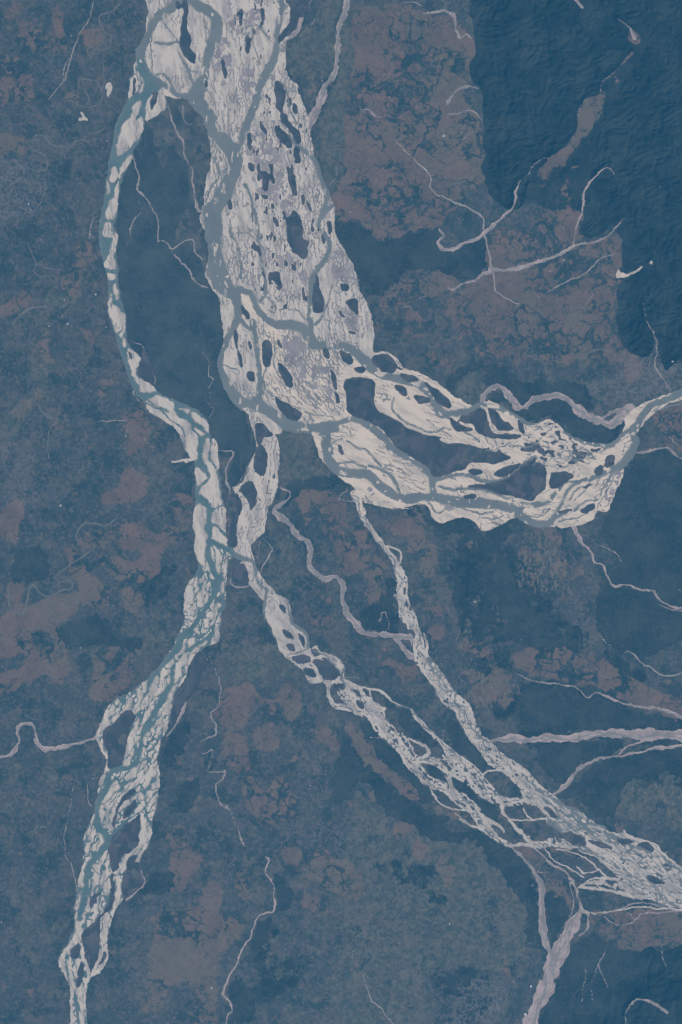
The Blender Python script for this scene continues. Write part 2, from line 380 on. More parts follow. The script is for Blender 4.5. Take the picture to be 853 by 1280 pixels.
bar("K 540,240,22 520,300,14 535,350,12 570,420,9", "L 590,160,14 600,250,30 600,310,30", "L 575,330,10 500,400,14 480,470,16", "L 460,500,16 460,600,16 450,640,16", "L 400,700,30 385,800,20 380,880,14 350,960,14 320,1020,10", "L 405,890,8 405,940,8 370,990,12", "L 250,750,34 245,800,26 200,860,14 160,930,20 150,970,14",
    "L 265,850,8 280,930,14 305,1010,14 290,1080,8 280,1200,8", "L 205,930,14 210,1030,16 240,1110,14 260,1130,8 310,1030,10", "L 215,1100,7 205,1300,8", "L 262,1160,8 275,1300,9", "L 265,930,5 235,1000,6 240,1030,5")

# middle branch: fan of pale sand leaving the main channel
mid = region("H 560,70 640,110 700,190 725,260 720,350 715,470 690,540 660,600 645,690 600,740 572,790 590,850 600,890 640,960 680,1010 650,1080 580,1000 540,930 530,860 480,800 500,770 500,650 530,560 500,505 470,470 520,440 560,350 590,280 600,230",
             "M 85,110 110,170 150,230 225,300 215,370 260,470 300,570 340,610 410,670 460,740 540,742 560,840 620,888 740,900 790,940 853,1010 853,880 750,800 740,760 650,720 640,650 600,600 530,580 490,540 450,560 440,480 390,450 370,420 350,310 310,280 260,240 210,190 170,150 150,80 100,90")
cls[mid & (cls != WATER)] = SAND
sand("H 530,45 600,58 660,90 740,165 690,185 640,120 600,110 580,100", "I 300,172 330,180 345,250 360,310 340,300 320,230")
isle("H 450,510 500,500 520,560 500,650 495,760 470,785 445,760 460,640 440,560", "H 505,480 560,425 605,485 600,540 572,592 552,540 525,500", "H 605,250 640,240 660,300 650,390 620,400 585,370 590,300",
     "H 470,900 530,870 560,960 520,990 470,970 455,930", "H 590,130 640,130 690,190 640,200 625,240 605,240", "M 330,530 372,530 382,572 345,562", "M 390,470 430,500 432,560 402,512", "M 480,612 560,640 612,710 540,722 490,660", "M 578,750 640,760 642,840 590,845 568,790", "M 670,770 720,780 732,822 690,792",
     "M 360,602 440,590 462,622 400,642", "M 420,670 470,660 492,712 440,702", "M 298,320 332,340 332,372 302,352", "M 308,460 360,470 372,512 330,492", "M 520,610 562,620 632,700 612,702 560,650", "M 705,830 740,840 745,880 715,860", "M 460,560 500,560 520,590 480,600")
mb = braid(mid & (cls == SAND), "H 660,250 640,500 560,760 600,930 M 180,230 260,400 400,600 600,780 800,920", 16, 5, 0.9, 61)
cls[mb & (vnoise(GH, GW, 12 * R, 5) > 0.05)] = ISLE
water("M 60,60,30 110,80,26 150,90,22 165,150,18 190,210,18 230,250,18 215,340,14 220,400,11", "M 340,300,14 352,370,13 370,430,18 440,480,16 450,540,16 430,572,12 340,590,9", "M 640,660,12 630,718,16 652,770,8 650,870,8 820,900,6", "M 630,715,6 720,712,6", "M 470,560,8 560,610,8 620,680,9")

def strands(s, k, width, seed, val, spreadk=0.42, amp=0.22, gaps=0.0):
    """thin sinuous threads following a stroke, crossing one another"""
    c = smooth(pts(s), False, 8)
    seg = np.concatenate([[0], np.cumsum(np.hypot(np.diff(c[:, 0]), np.diff(c[:, 1])))])
    dx, dy = np.gradient(c[:, 0]), np.gradient(c[:, 1])
    l = np.hypot(dx, dy) + 1e-6
    g = np.random.default_rng(seed)
    m = np.zeros((GH, GW), bool)
    for i in range(k):
        o = c[:, 2] * (g.uniform(-spreadk, spreadk) + amp * np.sin(seg / g.uniform(3.5, 7) + g.uniform(0, 6.3)) + 0.5 * amp * np.sin(seg / g.uniform(1.4, 2.6) + g.uniform(0, 6.3)))
        q = np.stack([c[:, 0] - dy / l * o, c[:, 1] + dx / l * o, np.full(len(c), width) * (0.75 + 0.5 * g.uniform(size=len(c)))], 1)
        for a in range(0, len(q) - 2, 12):
            if g.uniform() >= gaps:
                stroke(m, q[a:a + 14], sm=False, minw=0.6)
    cls[m & (cls != LAND)] = val


# southern plaits
def plaited(strands_, line, L, W, gap, seed, to=ISLE, keep=1.0):
    m = np.zeros((GH, GW), bool)
    for s in strands_:
        stroke(m, s)
    m &= (cls == LAND)
    cls[m] = SAND
    b = braid(m, line, L, W, gap, seed, vary=0.5)
    cells = m & ~b
    pick = vnoise(GH, GW, 5 * R, seed + 9) > keep
    cls[cells & pick] = to
    w = braid(m, line, L * 1.9, W * 1.9, 1.0, seed + 3, vary=0.8)
    cls[w & (vnoise(GH, GW, 10 * R, seed + 8) > 0.1)] = WATER
    for si, s in enumerate(strands_):
        wmax = pts(s)[:, 2].max()
        if wmax < 5.2:
            t = np.zeros((GH, GW), bool)
            stroke(t, s, grow=0.75, minw=1.3)
            cls[t & m] = SAND
        else:
            strands(s, max(2, int(wmax / 6.5)), 1.45, seed * 7 + si, SAND)
            strands(s, max(1, int(wmax / 6)), 1.1, seed * 9 + si, WATER, gaps=0.45)
    return m


lineN = "N 50,480 250,680 400,850 580,1000 720,1110 850,1250"
plaited(["N 20,470,50 60,500,95 110,560,90 200,610,80 250,680,88 320,740,88 370,790,80 400,850,80 450,920,58 500,970,58 580,1000,58 640,1050,52 720,1110,70 780,1180,60 850,1250,40",
         "N 320,560,10 400,580,10 430,630,22 500,700,22 570,770,26 650,850,60 730,930,84 800,1000,66 850,1060,56", "N 430,850,30 520,860,40 600,910,40 680,940,60", "N 600,920,12 610,1000,18 640,1050,18", "N 60,460,14 150,470,12 230,480,14 290,530,10 340,560,8", "N 180,470,8 200,540,8 260,580,14",
         "N 390,740,10 460,770,14 500,820,18 430,850,16", "N 520,850,16 600,850,14 660,880,30", "N 500,1000,7 560,1090,7 640,1115,10 720,1130,8", "N 640,1140,6 720,1200,8 790,1220,8"], lineN, 19, 4.8, 1.5, 81, keep=-0.55)
plaited(["O 0,400,60 80,480,62 150,560,62 230,620,60 310,650,50 400,645,40 480,660,30 520,700,30 560,740,44", "O 190,500,9 250,480,11 310,490,11 360,550,12", "O 340,745,7 440,745,9 520,740,8", "O 400,680,6 430,730,6", "O 0,500,34 20,590,40 80,640,60 150,700,50 190,780,40 250,840,30 330,880,24",
         "O 290,660,28 300,720,14 380,800,26 450,870,36 500,880,40 560,860,40 640,880,50", "O 330,880,14 400,880,16 470,890,20", "O 60,740,6 150,790,6 210,810,8", "O 170,720,8 260,770,16 300,810,10"], "O 0,420 200,600 350,700 500,850 640,900", 20, 5.0, 1.5, 91, keep=-0.5)
lineE = "I 560,600 640,730 780,960 N 350,0 440,200 560,450 700,640 840,860 O 320,460 480,610 750,800"
strand_e = plaited(["I 520,500,40 550,550,36 570,620,38 600,670,26 635,720,28 690,790,24 740,860,36 780,960,60 780,1050,60 800,1150,62 850,1220,56", "I 700,780,10 770,810,10 770,870,12", "N 330,-20,40 350,0,44 385,60,62 410,130,60 440,200,50 450,290,74 500,370,84 560,450,84 600,520,86 660,560,84 700,640,86 750,730,74 800,790,74 840,860,64",
         "O 150,300,70 240,400,84 320,460,84 400,530,96 480,610,100 560,680,110 650,760,120 750,800,110", "N 470,180,10 490,240,14 480,300,14"], "I 560,600 640,730 780,960 N 350,0 440,200 560,450 700,640 840,860 O 320,460 480,610 750,800", 17, 5.5, 1.5, 101, keep=0.15)
fan = region("P 0,470 90,565 200,650 300,690 380,760 500,820 540,808 620,850 700,870 770,930 853,1000 1000,1120 1000,1290 853,1215 770,1212 700,1180 580,1150 480,1112 400,1090 300,1102 420,1060 500,1050 450,1000 380,940 300,900 180,890 90,882 150,850 220,840 190,800 130,760 120,700 60,640 0,640")
cls[fan & (cls != WATER)] = SAND
fl = "P 0,560 200,740 400,880 600,1000 853,1140 1000,1230"
fc = fan & ~braid(fan, fl, 20, 5.0, 2.1, 111, vary=0.8)
cls[fc & (vnoise(GH, GW, 7 * R, 119) > 0.22) & (cls == SAND)] = ISLE
cls[braid(fan, fl, 30, 9, 1.0, 113) & (vnoise(GH, GW, 16 * R, 120) > -0.2)] = WATER
upe, loe = smooth(pts("P 20,500 90,565 300,690 500,820 620,850 770,930 853,1000 1000,1120"), False, 10), smooth(pts("P 20,640 130,760 200,830 430,990 580,1140 700,1185 770,1212 1000,1290"), False, 10)
fg = np.random.default_rng(77)
for i in range(34):
    t0, t1_, t2_ = fg.uniform(0.02, 0.98), fg.uniform(-0.18, 0.18), fg.uniform(3, 7)
    u = np.linspace(0, 1, len(upe))
    t = np.clip(t0 + t1_ * np.sin(u * t2_ * 2 + i) + 0.05 * np.sin(u * 31 + 2 * i), 0.01, 0.99)[:, None]
    q = upe * (1 - t) + loe * t
    q[:, 2] = 1.5 if i % 3 == 0 else 1.1
    m = np.zeros((GH, GW), bool)
    stroke(m, q, minw=0.6)
    cls[m & fan & (cls != LAND)] = SAND if i % 3 == 0 else WATER
isle("P 120,680 160,690 190,730 150,730", "P 210,820 260,810 330,840 340,880 280,880 230,850", "P 500,850 570,845 590,870 530,875", "P 620,870 670,865 700,900 690,920 640,890", "P 350,850 440,870 480,900 400,890", "P 660,1040 740,1060 760,1090 690,1080", "P 290,950 340,945 440,1000 440,1030 380,1000", "P 290,1000 420,1010 440,1040 330,1060", "P 440,1065 490,1068 500,1085 460,1090")
water("P 90,590,12 130,640,12 200,720,12 150,765,9", "P 140,765,11 230,762,13 270,795,14 330,790,12 350,765,14 430,780,10 450,830,10 520,910,9 545,970,9", "P 550,960,6 620,970,7 660,940,8 740,940,8 770,920,8", "P 640,1030,7 680,1080,7 740,1140,8 800,1200,9", "P 770,950,8 830,1010,9 845,1100,9", "N 455,290,10 490,330,12 520,380,13 555,410,13 550,450,10 590,490,9 640,490,9 640,560,9 690,600,8 720,680,8 770,720,9 800,800,9")
bar("P 330,1240,5 460,1238,6 580,1212,7 700,1215,8 853,1222,10", "P 300,905,6 420,960,7 500,1010,7", "P 120,900,5 170,960,7 240,1000,7 330,1050,6", "P 180,900,5 300,930,6 400,1000,7 460,1060,7", "P 540,800,7 600,845,8 700,870,9 760,930,10 853,1010,10", "P 60,600,6 110,610,6 160,650,6", "P 380,1090,5 480,1130,6 600,1170,7", "P 0,640,9 60,650,8 110,690,9", "P 0,690,6 60,745,6 130,740,9", "Q 310,545,9 380,505,9 460,500,11 520,505,10", "Q 300,550,10 400,560,14 480,572,14 560,590,16 640,612,16", "P 290,990,5 330,1030,6 420,1010,5")

# dry pale streams over the plain, drawn as bare beds
STREAMS = [
    "I 130,470,8 180,490,12 170,530,12 110,570,25 110,610,30 170,650,30 220,720,30 270,750,30 290,800,30 285,880,28 330,930,28 370,955,25 430,945,28 465,990,28 465,1080,25 490,1140,35 540,1200,40 580,1245,30 680,1250,25 760,1260,25 850,1270,20",
    "N 320,190,20 380,190,11 405,220,11 400,245,9", "N 330,210,30 370,270,28 420,310,25", "I 440,540,7 450,510,8 480,490,8 490,460,6", "I 445,525,8 480,540,8 530,540,8",
    "B 840,-260,30 790,-10,30 770,80,30 740,150,25 735,230,28 730,320,22 720,390,28 670,460,28 650,520,45 620,590,50 585,660,36 575,740,36 590,800,36", "B 660,390,5 650,420,5 660,440,6", "B 750,200,5 755,240,5 735,270,5",
    "B 540,-10,11 545,80,17 520,160,24 480,195,24 440,228,24", "B 640,30,4 620,90,6 570,150,6 535,200,6", "B 600,-10,7 560,80,9",
    "Y 370,10,7 430,12,9 455,25,7", "Y 460,60,6 510,50,10 560,50,14 600,75,12 605,130,12 625,165,12 655,155,10 675,170,6", "Y 560,465,14 585,430,10 610,400,10 650,385,10 710,392,8", "Y 565,510,6 620,505,8 670,490,9 710,520,8 725,540,6", "Y 630,620,3 670,590,4 710,585,4",
    "Y 530,1020,12 550,1050,12 525,1080,14 550,1105,16 590,1105,16 640,1085,14 700,1060,14 750,1020,20 800,980,10 850,935,7", "Y 180,490,5 220,490,7 250,520,8 310,510,5", "Y 80,740,4 70,790,6 40,830,7",
    "Z 0,1195,14 90,1200,14 200,1170,16 290,1140,14 370,1095,14 440,1080,10 510,1055,10 560,1010,6 600,960,4", "Z 370,1095,9 385,1000,9 415,920,9 420,850,9 460,790,8 520,745,7 555,780,7",
    "Z 0,1020,11 50,970,11 100,920,9 115,850,12 135,800,5", "Z 165,780,5 205,720,6 260,700,5", "Z 370,-10,12 410,35,9", "Z 560,80,4 620,130,9 645,175,16", "Z 490,420,4 500,360,4 545,330,4 610,250,4", "Z 440,430,5 400,480,5 390,520,4",
    "a 480,325,7 520,330,11 570,300,11 620,290,13 660,255,17 720,240,13 800,230,15 853,215,14", "a 240,430,7 270,420,10 300,420,6", "a 340,380,6 380,360,6",
    "b 120,370,7 200,330,8 280,285,9 350,260,9 400,210,9 450,170,8 520,152,8", "b 680,200,9 700,192,11", "b 370,400,7 400,350,5 410,320,4", "b 345,460,6 350,440,4", "b 655,400,4 665,480,6 710,560,7 725,640,8 715,720,8 760,790,8 800,850,8",
    "G 590,710,11 650,705,16 720,690,13 780,685,13 830,730,12 880,750,12", "G 760,600,6 800,635,7 853,680,7", "G 740,520,5 770,600,5",
    "R 265,240,20 310,320,18 370,390,14 390,445,12 435,455,12 450,510,11 490,565,13 560,560,13 640,590,13 700,590,11 730,635,11 790,670,12 900,695,14", "R 710,655,7 780,685,8 900,708,8", "R 380,340,8 450,360,7 510,400,7 525,440,5", "R 800,550,5 830,580,5 880,640,5",
    "R 540,920,7 580,920,9 640,980,10 700,1010,10 760,1045,10 853,1030,11 920,1030,11", "R 420,830,3 450,870,4 490,890,3",
    "R -40,1030,4 50,1070,8 130,1080,8 220,1095,8 290,1105,9 345,1160,9 400,1135,10 460,1160,12 540,1190,12 640,1210,14 740,1220,16 900,1290,16",
    "O 210,330,18 330,310,38 440,320,38 530,310,40 640,315,44 740,295,40 850,285,45 P 520,285,50 640,290,55 740,290,55 900,302,75",
    "P 160,620,20 230,560,20 280,500,18 310,465,18 370,440,15 430,415,14 530,405,14 620,385,14 700,365,16 780,360,18 900,338,20", "P 520,395,9 560,355,11 650,325,14 720,315,14",
    "O 330,880,12 400,950,14 460,1020,20 500,1100,30 500,1200,36 Q 115,810,38 150,920,40 145,1000,60 130,1080,78 80,1180,78 20,1330,80", "Q 310,670,18 275,740,56 230,830,74 190,920,80 165,1000,70",
    "Q 50,330,8 110,380,11 160,430,14 230,470,12 280,540,12 305,620,14 320,670,18 350,700,11 345,770,12 300,810,12", "Q 250,480,7 260,560,7 275,640,7 250,710,10", "Q 80,420,6 90,470,6 160,465,6",
    "Q 350,690,6 450,690,7 560,650,7 650,635,8 770,660,10", "Q 440,710,7 500,750,8 580,740,8 640,690,8 720,690,9 800,680,11 880,655,16", "Q 560,680,5 600,720,5",
    "Q 335,940,4 340,1010,5 325,1080,5 318,1160,3", "Q 455,850,6 440,910,6 405,965,6 440,1040,7 460,1080,4", "Q 405,965,3 370,1060,4 375,1150,3", "Q 750,855,9 745,920,7 765,970,4", "Q 555,1300,5 555,1210,7 600,1160,9 650,1150,11 720,1180,15 770,1215,17",
    "U 250,-8,7 253,40,7", "U 265,90,7 300,95,7 310,120,4 350,210,4 365,250,11 375,275,9", "U 470,320,9 485,340,9 470,390,7 500,440,4 508,500,6 508,560,9 470,570,8 435,590,8 415,640,8 400,690,9 360,740,9 345,800,11 310,850,9 285,920,11 280,940,11 310,970,9 318,1010,9 300,1030,9 290,1110,10", "U 325,320,7 330,360,6",
    "J 680,320,13 640,390,13 620,450,13 565,515,15 545,600,13 500,680,13 465,720,13", "J 565,520,9 520,525,7 495,560,5", "J 690,300,5 720,370,6 750,460,7 740,560,6 700,600,11 720,660,10 725,710,13 690,735,10 640,755,8", "J 640,815,7 670,820,7 710,800,9 690,890,4",
    "J 690,885,5 685,915,9 750,920,9 775,905,9 760,950,9 725,990,11 735,1060,6 760,1095,7 800,1120,7",
    "K -40,412,18 50,400,15 90,360,16 105,320,14 95,280,16 105,245,18 140,230,16 175,245,14 190,290,14 200,340,20 240,370,25 290,365,20 340,355,22 400,340,16 460,325,14 510,310,20 540,250,26",
    "K 530,510,5 480,540,7 465,600,7 480,660,7 510,685,5", "K 390,560,3 375,700,4 345,820,6 350,880,6 350,940,3 385,990,7 405,1100,8 405,1200,7", "K 180,800,5 210,785,6 260,780,4", "L 570,410,9 575,460,11 598,520,15 560,575,13 500,620,13",
    "S 80,740,3 75,780,7", "S 115,830,7 150,930,8 165,970,9 200,1000,9 270,1090,10",
    "A 285,830,13 300,890,11 315,950,11 310,1010,9 360,1060,8 390,1120,8 415,1170,7 418,1280,7 C 418,220,8 460,225,8 490,260,9 555,220,9 600,210,11 620,280,11 660,320,11", "C 490,270,8 530,320,9 580,370,10 620,440,10 680,470,11", "C 310,10,4 325,60,5 280,120,8 270,180,6 245,250,4",
    "A 470,560,8 510,690,10 550,760,12 560,840,8 595,900,9 600,970,12 620,1080,14 640,1130,16", "A 550,560,12 555,640,10 600,665,7 680,660,6", "C 615,770,4 680,850,5 690,930,7 715,955,6 690,1000,6 705,1060,6", "C 680,1080,7 710,1120,6 685,1165,7",
    "C 260,745,7 330,775,8 345,830,7 380,910,8 405,955,8 390,990,7", "C 255,970,8 285,990,8 290,1040,8 320,1072,7", "C 100,85,6 75,100,8 60,150,7 50,220,8", "C 60,190,4 85,205,5",
    "H 400,270,11 470,275,13 475,300,13 440,360,13 440,430,13 460,490,11 450,560,7", "H 450,625,6 455,680,7 440,720,6", "H 480,465,11 520,420,5 575,310,10", "H 630,740,9 675,780,11 680,810,11 640,880,13 620,920,13", "H 600,860,7 610,800,5 620,750,5", "H 455,920,12 470,985,12 530,1000,12 570,980,12",
    "F 440,440,26 450,400,26 490,365,28 530,355,26 570,390,36 600,430,46 630,465,34 670,460,26 720,420,26 780,405,24 850,405,24 G 60,425,26 150,400,28 220,410,28 270,450,36 320,500,50 370,520,46 430,545,40 480,555,44 530,510,60 570,480,60",
    "G 430,520,14 470,495,16 530,480,24", "A 270,430,4 300,385,5", "N 270,180,4 285,110,4 250,60,5 230,120,4", "H 0,200,3 20,235,4 60,250,5", "W 685,1050,3 670,1180,4 680,1240,3", "N 570,690,4 575,750,4", "N 180,730,3 270,735,4",
]
ROADS = ["Y 330,620,4 400,690,4 450,740,6 490,780,6 500,850,5 620,905,6 715,955,8 730,1020,6 745,1100,6 765,1208,6 a 690,120,6 720,260,6 735,345,6 853,410,6",
         "d 495,10,4 480,90,4 420,200,5 380,300,6 350,430,6", "d 365,310,4 340,380,4 335,440,4 260,530,4", "W 520,1055,3 680,1045,4"]
# silted oxbow loops, duller than the living streams
OXBOWS = ["d 640,20,7 600,60,8 545,75,8 530,120,8 560,170,7 590,200,7 580,260,7 520,270,6 480,245,6 465,280,6 500,310,6", "d 415,450,6 430,420,7 480,425,7 530,450,7 545,500,7 520,560,7 450,570,7 400,565,6", "d 415,460,6 450,480,6 475,520,6 460,560,6",
          "d 170,760,7 200,720,8 240,730,8 280,775,9 350,785,8 380,780,8 430,745,8 480,755,7", "d 170,800,7 230,820,8 255,860,8 250,900,7 200,920,7", "d 320,800,7 345,830,7 330,890,7", "d 550,330,5 555,420,5 545,520,5", "d 500,720,4 560,680,5",
          "V 350,430,8 340,390,8 370,340,8 430,335,8 470,350,7 520,310,7", "V 40,600,7 45,700,8 100,740,8 125,680,8 140,610,8 180,640,9 210,660,8 260,640,8 310,625,8 320,600,7 290,590,7 240,620,7", "V 240,580,6 300,530,6 360,490,7 420,440,6", "W 70,530,10 110,490,10 170,450,12 250,440,12", "W 190,210,8 240,230,9 300,240,8", "W 150,100,5 190,200,5 190,270,5 290,280,6",
          "W 205,960,6 250,1030,7 310,1040,7 260,1110,7 260,1250,6", "d 100,1100,5 170,1130,6 230,1060,6 240,960,5", "b 330,690,4 410,640,4 500,650,3"]
stream = np.zeros((GH, GW), bool)
thin = np.zeros((GH, GW), bool)
for s in STREAMS:
    c = pts(s)
    c[:, 2] *= np.where(c[:, 2] < 3.4, 0.72, 0.92)
    if c[:, 2].max() > 2.2:
        c = smooth(c, False, 4)
        k_ = np.arange(len(c))
        c[:, 2] *= 1 + 0.22 * np.sin(k_ * 0.9 + len(c)) + 0.16 * np.sin(k_ * 2.3 + c[0, 0])
    if c[:, 2].max() < 3.2:
        c = smooth(c, False, 3)
        c[:, 2] *= 0.45 + 0.55 * np.clip(np.minimum(np.arange(len(c)), np.arange(len(c))[::-1] + 1) / 6, 0, 1)
    stroke(stream, c, minw=0.7)
    if c[:, 2].max() < 2.9:
        stroke(thin, c, minw=1.5)
streak = np.zeros((GH, GW), bool)          # damp threads down the wider beds
for si, s in enumerate(STREAMS):
    c = smooth(pts(s), False, 6)
    if c[:, 2].max() < 3.4:
        continue
    g = np.random.default_rng(700 + si)
    dx, dy = np.gradient(c[:, 0]), np.gradient(c[:, 1])
    l = np.hypot(dx, dy) + 1e-6
    for k in range(2 if c[:, 2].max() < 7 else 6):
        ph, fr, of = g.uniform(0, 6.28), g.uniform(0.25, 0.6), g.uniform(-0.28, 0.28)
        t = np.arange(len(c))
        o = c[:, 2] * (of + 0.2 * np.sin(fr * t + ph)) * (c[:, 2] > 3.0)
        q = np.stack([c[:, 0] - dy / l * o, c[:, 1] + dx / l * o, np.full(len(c), 1.15) * (c[:, 2] > 3.0)], 1)
        for m0 in range(0, len(q) - 2, 9):
            if g.uniform() < 0.8:
                stroke(streak, q[m0:m0 + 10], sm=False, minw=0.85)
streak &= stream
road = np.zeros((GH, GW), bool)
for s in ROADS:
    stroke(road, s, minw=1.05)
oxbow = np.zeros((GH, GW), bool)
for s in OXBOWS:
    stroke(oxbow, s, minw=1.4)
quarry = np.zeros((GH, GW), bool)
fill(quarry, "b 520,272 530,232 545,245 570,252 610,238 652,214 640,232 592,262 550,272")
fill(quarry, "b 692,185 702,190 700,205 690,200")

# dark woods of the plain
FORESTS = [
    ("dark blue-green forest filling the pocket between the great sandy bed and the brown farmland", "Y 60,900 110,990 170,985 250,1050 310,1065 400,1030 470,1010 530,1030 545,1060 520,1080 560,1112 640,1098 735,1052 742,1208 a 672,130 680,230 600,282 500,252 440,240 390,232 300,232 200,312 130,372 75,362 30,262 0,172 Y 150,1190 75,1060 58,970"),
    ("dark forest strip along the outer side of the looping side channel", "F 240,340 290,270 390,207 470,232 600,270 620,320 720,342 850,332 G 0,340 250,322 340,352 370,432 400,492 330,482 250,422 160,395 50,420 0,450 F 740,405 660,455 620,440 565,350 490,350 455,375 440,265 400,265 310,330 270,380"),
    ("crescent of dark forest enclosed between the looping side channel and the eastern reach", "G 0,478 150,412 240,425 290,495 330,535 430,562 548,522 545,560 490,652 420,648 270,618 200,538 140,520 50,542 F 700,540 620,500 545,450 460,425 480,385 530,368 565,440 610,480 640,485 720,435 800,410"),
    ("broad dark forest on the eastern plain south of the pale inlet", "_ 762,596 800,562 870,580 905,660 905,790 853,800 800,822 752,800 745,745 772,705 752,672 758,640"),
    ("narrow dark wood squeezed between the old silted channel and the plaited branch", "N 110,612 200,682 270,752 356,812 366,880 440,925 515,1005 535,1060 470,1100 430,1010 350,950 230,840 200,780 130,690"),
    ("dark wedge of forest south of the plaited branch with a pointed northern end", "N 60,700 90,785 170,888 280,965 310,1015 400,1085 500,1135 640,1165 560,1190 430,1195 340,1180 260,1130 210,1050 190,985 110,985 30,1080 -30,1060 0,860 30,780"),
    ("slim dark wood between the two upper strands of the plaited branch", "N 360,585 420,645 520,742 555,770 500,795 400,715 340,640"),
    ("dark wood between the eastern strand and the middle strand of the plaits", "N 620,605 668,695 740,785 800,835 820,890 760,905 650,800 590,700 590,625"),
    ("small dark wood ringed by the forked strands of the plaits", "N 475,865 520,892 590,942 590,978 500,950"),
    ("dark wooded sliver below the forked strands of the plaits", "N 625,945 735,985 775,1055 850,1110 850,1180 740,1080 640,1028"),
    ("long dark forest belt north of the pinkish sandy tributary", "P 0,25 100,35 290,58 340,118 400,98 520,138 660,178 900,240 900,255 640,258 500,256 400,265 120,265 0,255"),
    ("dark forest between the pinkish tributary and its thin crooked branch", "P 180,345 440,318 540,325 510,378 430,398 300,445 270,515 190,560 120,480 60,400"),
    ("large dark forest on the plain behind the crooked branch and the sandy fan", "P 300,640 210,610 290,540 330,485 440,425 640,402 900,370 900,560 770,480 640,520 540,560 500,700 430,740 380,735"),
    ("dark forest band following the southern edge of the plaits", "S 200,100 330,150 360,210 500,262 600,242 680,340 760,420 840,500 870,560 900,640 853,360 760,275 700,245 640,205 520,215 430,142 380,102 310,62 250,22 190,32"),
    ("dark forest lobe west of the broad dry stream at the southern edge", "O 280,892 340,925 420,1005 470,1095 485,1280 Q 90,760 60,900 20,800 O 410,1200 300,1060 230,960 150,872"),
    ("triangular dark wood held between the two joining dry streams", "Q 130,560 250,640 265,690 190,800 150,880 135,800 122,650"),
    ("dark forest below the purplish gravel plain near the southern hills", "Q 350,800 440,822 520,882 640,902 740,872 900,880 900,960 700,1010 480,1080 420,1200 250,1240 130,1220 200,1060 250,900"),
    ("small dark square wood among the western fields", "V 70,450 200,460 220,560 130,600 50,580"),
    ("dark boot-shaped wood in the brown western fields", "V 280,780 480,740 500,830 640,850 590,912 480,872 340,892 270,862"),
    ("small dark wood beside the meandering stream east of the western arm", "J 530,985 600,960 640,985 600,1110 540,1140 510,1090 520,1020"),
    ("dark leaf-shaped wood at the bend of the side channel by the southern western arm", "L 550,592 640,482 720,470 762,500 740,560 640,585"),
    ("dark slim wood east of the western arm above the meandering stream", "J 480,730 560,640 590,700 540,830 450,890 430,830"),
    ("tall dark wood on the plain beside the slender southern stream", "U 510,400 580,460 590,540 520,580 515,500"),
    ("dark wood at the foot of the slender southern stream", "U 420,660 470,590 500,640 400,800 360,790 400,720"),
    ("dark wood south of the slender stream with ragged edges", "U 330,860 400,920 420,1030 330,1060 320,980 300,930"),
    ("dark wood beneath the fields at the north of the plaits", "I 690,930 750,960 750,1080 690,1200 560,1230 520,1150 620,1090 690,1060"),
    ("dark wooded strip along the middle stream between two brown tracts", "I 180,440 380,400 430,380 480,450 400,470 250,480 190,540 130,600 160,520"),
    ("dark wood in the corner below the eastern reach", "X 60,160 170,140 240,200 260,230 420,195 480,260 540,290 640,225 760,220 840,250 700,240 640,330 520,330 400,280 280,300 200,200"),
    ("large dark forest patch on the plain between the plaits and the winding southern streams", "X 500,480 640,420 700,560 760,640 900,760 960,900 780,880 640,820 640,720 540,640 520,560"),
    ("small dark clump of forest left of the silted loop in the north-west", "d 340,840 390,870 385,920 345,955 315,930"),
]
warpx = (2.6 * vnoise(GH, GW, 7 * R, 201) + 1.5 * vnoise(GH, GW, 3 * R, 202)) * R * 0.42
warpy = (2.6 * vnoise(GH, GW, 7 * R, 203) + 1.5 * vnoise(GH, GW, 3 * R, 204)) * R * 0.42
yy, xx = np.mgrid[0:GH, 0:GW]
WY = np.clip(np.rint(yy + warpy), 0, GH - 1).astype(np.int32)
WX = np.clip(np.rint(xx + warpx), 0, GW - 1).astype(np.int32)
del yy, xx, warpx, warpy


def warped(m):
    return m[WY, WX]


rg = vnoise(GH, GW, 2.6 * R, 205) + 0.6 * vnoise(GH, GW, 6 * R, 206)
stream = (stream & thin) | (box(stream, 2) + 0.26 * rg > 0.5) | (stream & (box(stream, 2) < 0.75))
stream &= (cls == LAND)
thin = warped(thin)
cls, streak, stream, road, oxbow, quarry = warped(cls), warped(streak), warped(stream), warped(road), warped(oxbow), warped(quarry)

# ---------------------------------------------------------------- relief
H = np.zeros((GH, GW), np.float32)
ne = region("_ 592,-60 590,0 596,60 588,95 604,115 606,160 606,215 614,248 640,262 655,250 660,225 690,200 720,165 748,118 752,128 735,160 712,195 690,225 720,210 738,220 733,270 722,290 745,298 770,275 782,285 786,300 775,318 780,345 772,380 775,420 785,435 812,450 818,405 830,450 835,465 860,440 910,440 910,-60")
se = region("_ 764,1245 775,1226 800,1230 800,1186 832,1190 910,1170 910,1340 740,1340 745,1300")
hm = np.clip(box(ne | se, 7 * R) * 2 - 0.75 + 0.7 * fbm(GH, GW, 16 * R, 321, 4) * (box(ne | se, 10 * R) > 0.02), 0, 1)
keep = grow(stream | road, 3)
hm *= np.clip(1.0 - 1.7 * box(keep, 3 * R), 0, 1)


def ridged(cell, seed, octs=5, ax=1.0, ay=1.0):
    yy = np.arange(GH, dtype=np.float32)[:, None]
    out, amp, tot = np.zeros((GH, GW), np.float32), 1.0, 0
    w = np.ones((GH, GW), np.float32)
    for o in range(octs):
        n = 1 - np.abs(vnoise(GH, GW, max(cell, 2.0), seed + o))
        n = n * n
        out += amp * n * w
        w = np.clip(n * 1.4, 0, 1)
        tot += amp
        amp *= 0.52
        cell *= 0.5
    return out / tot


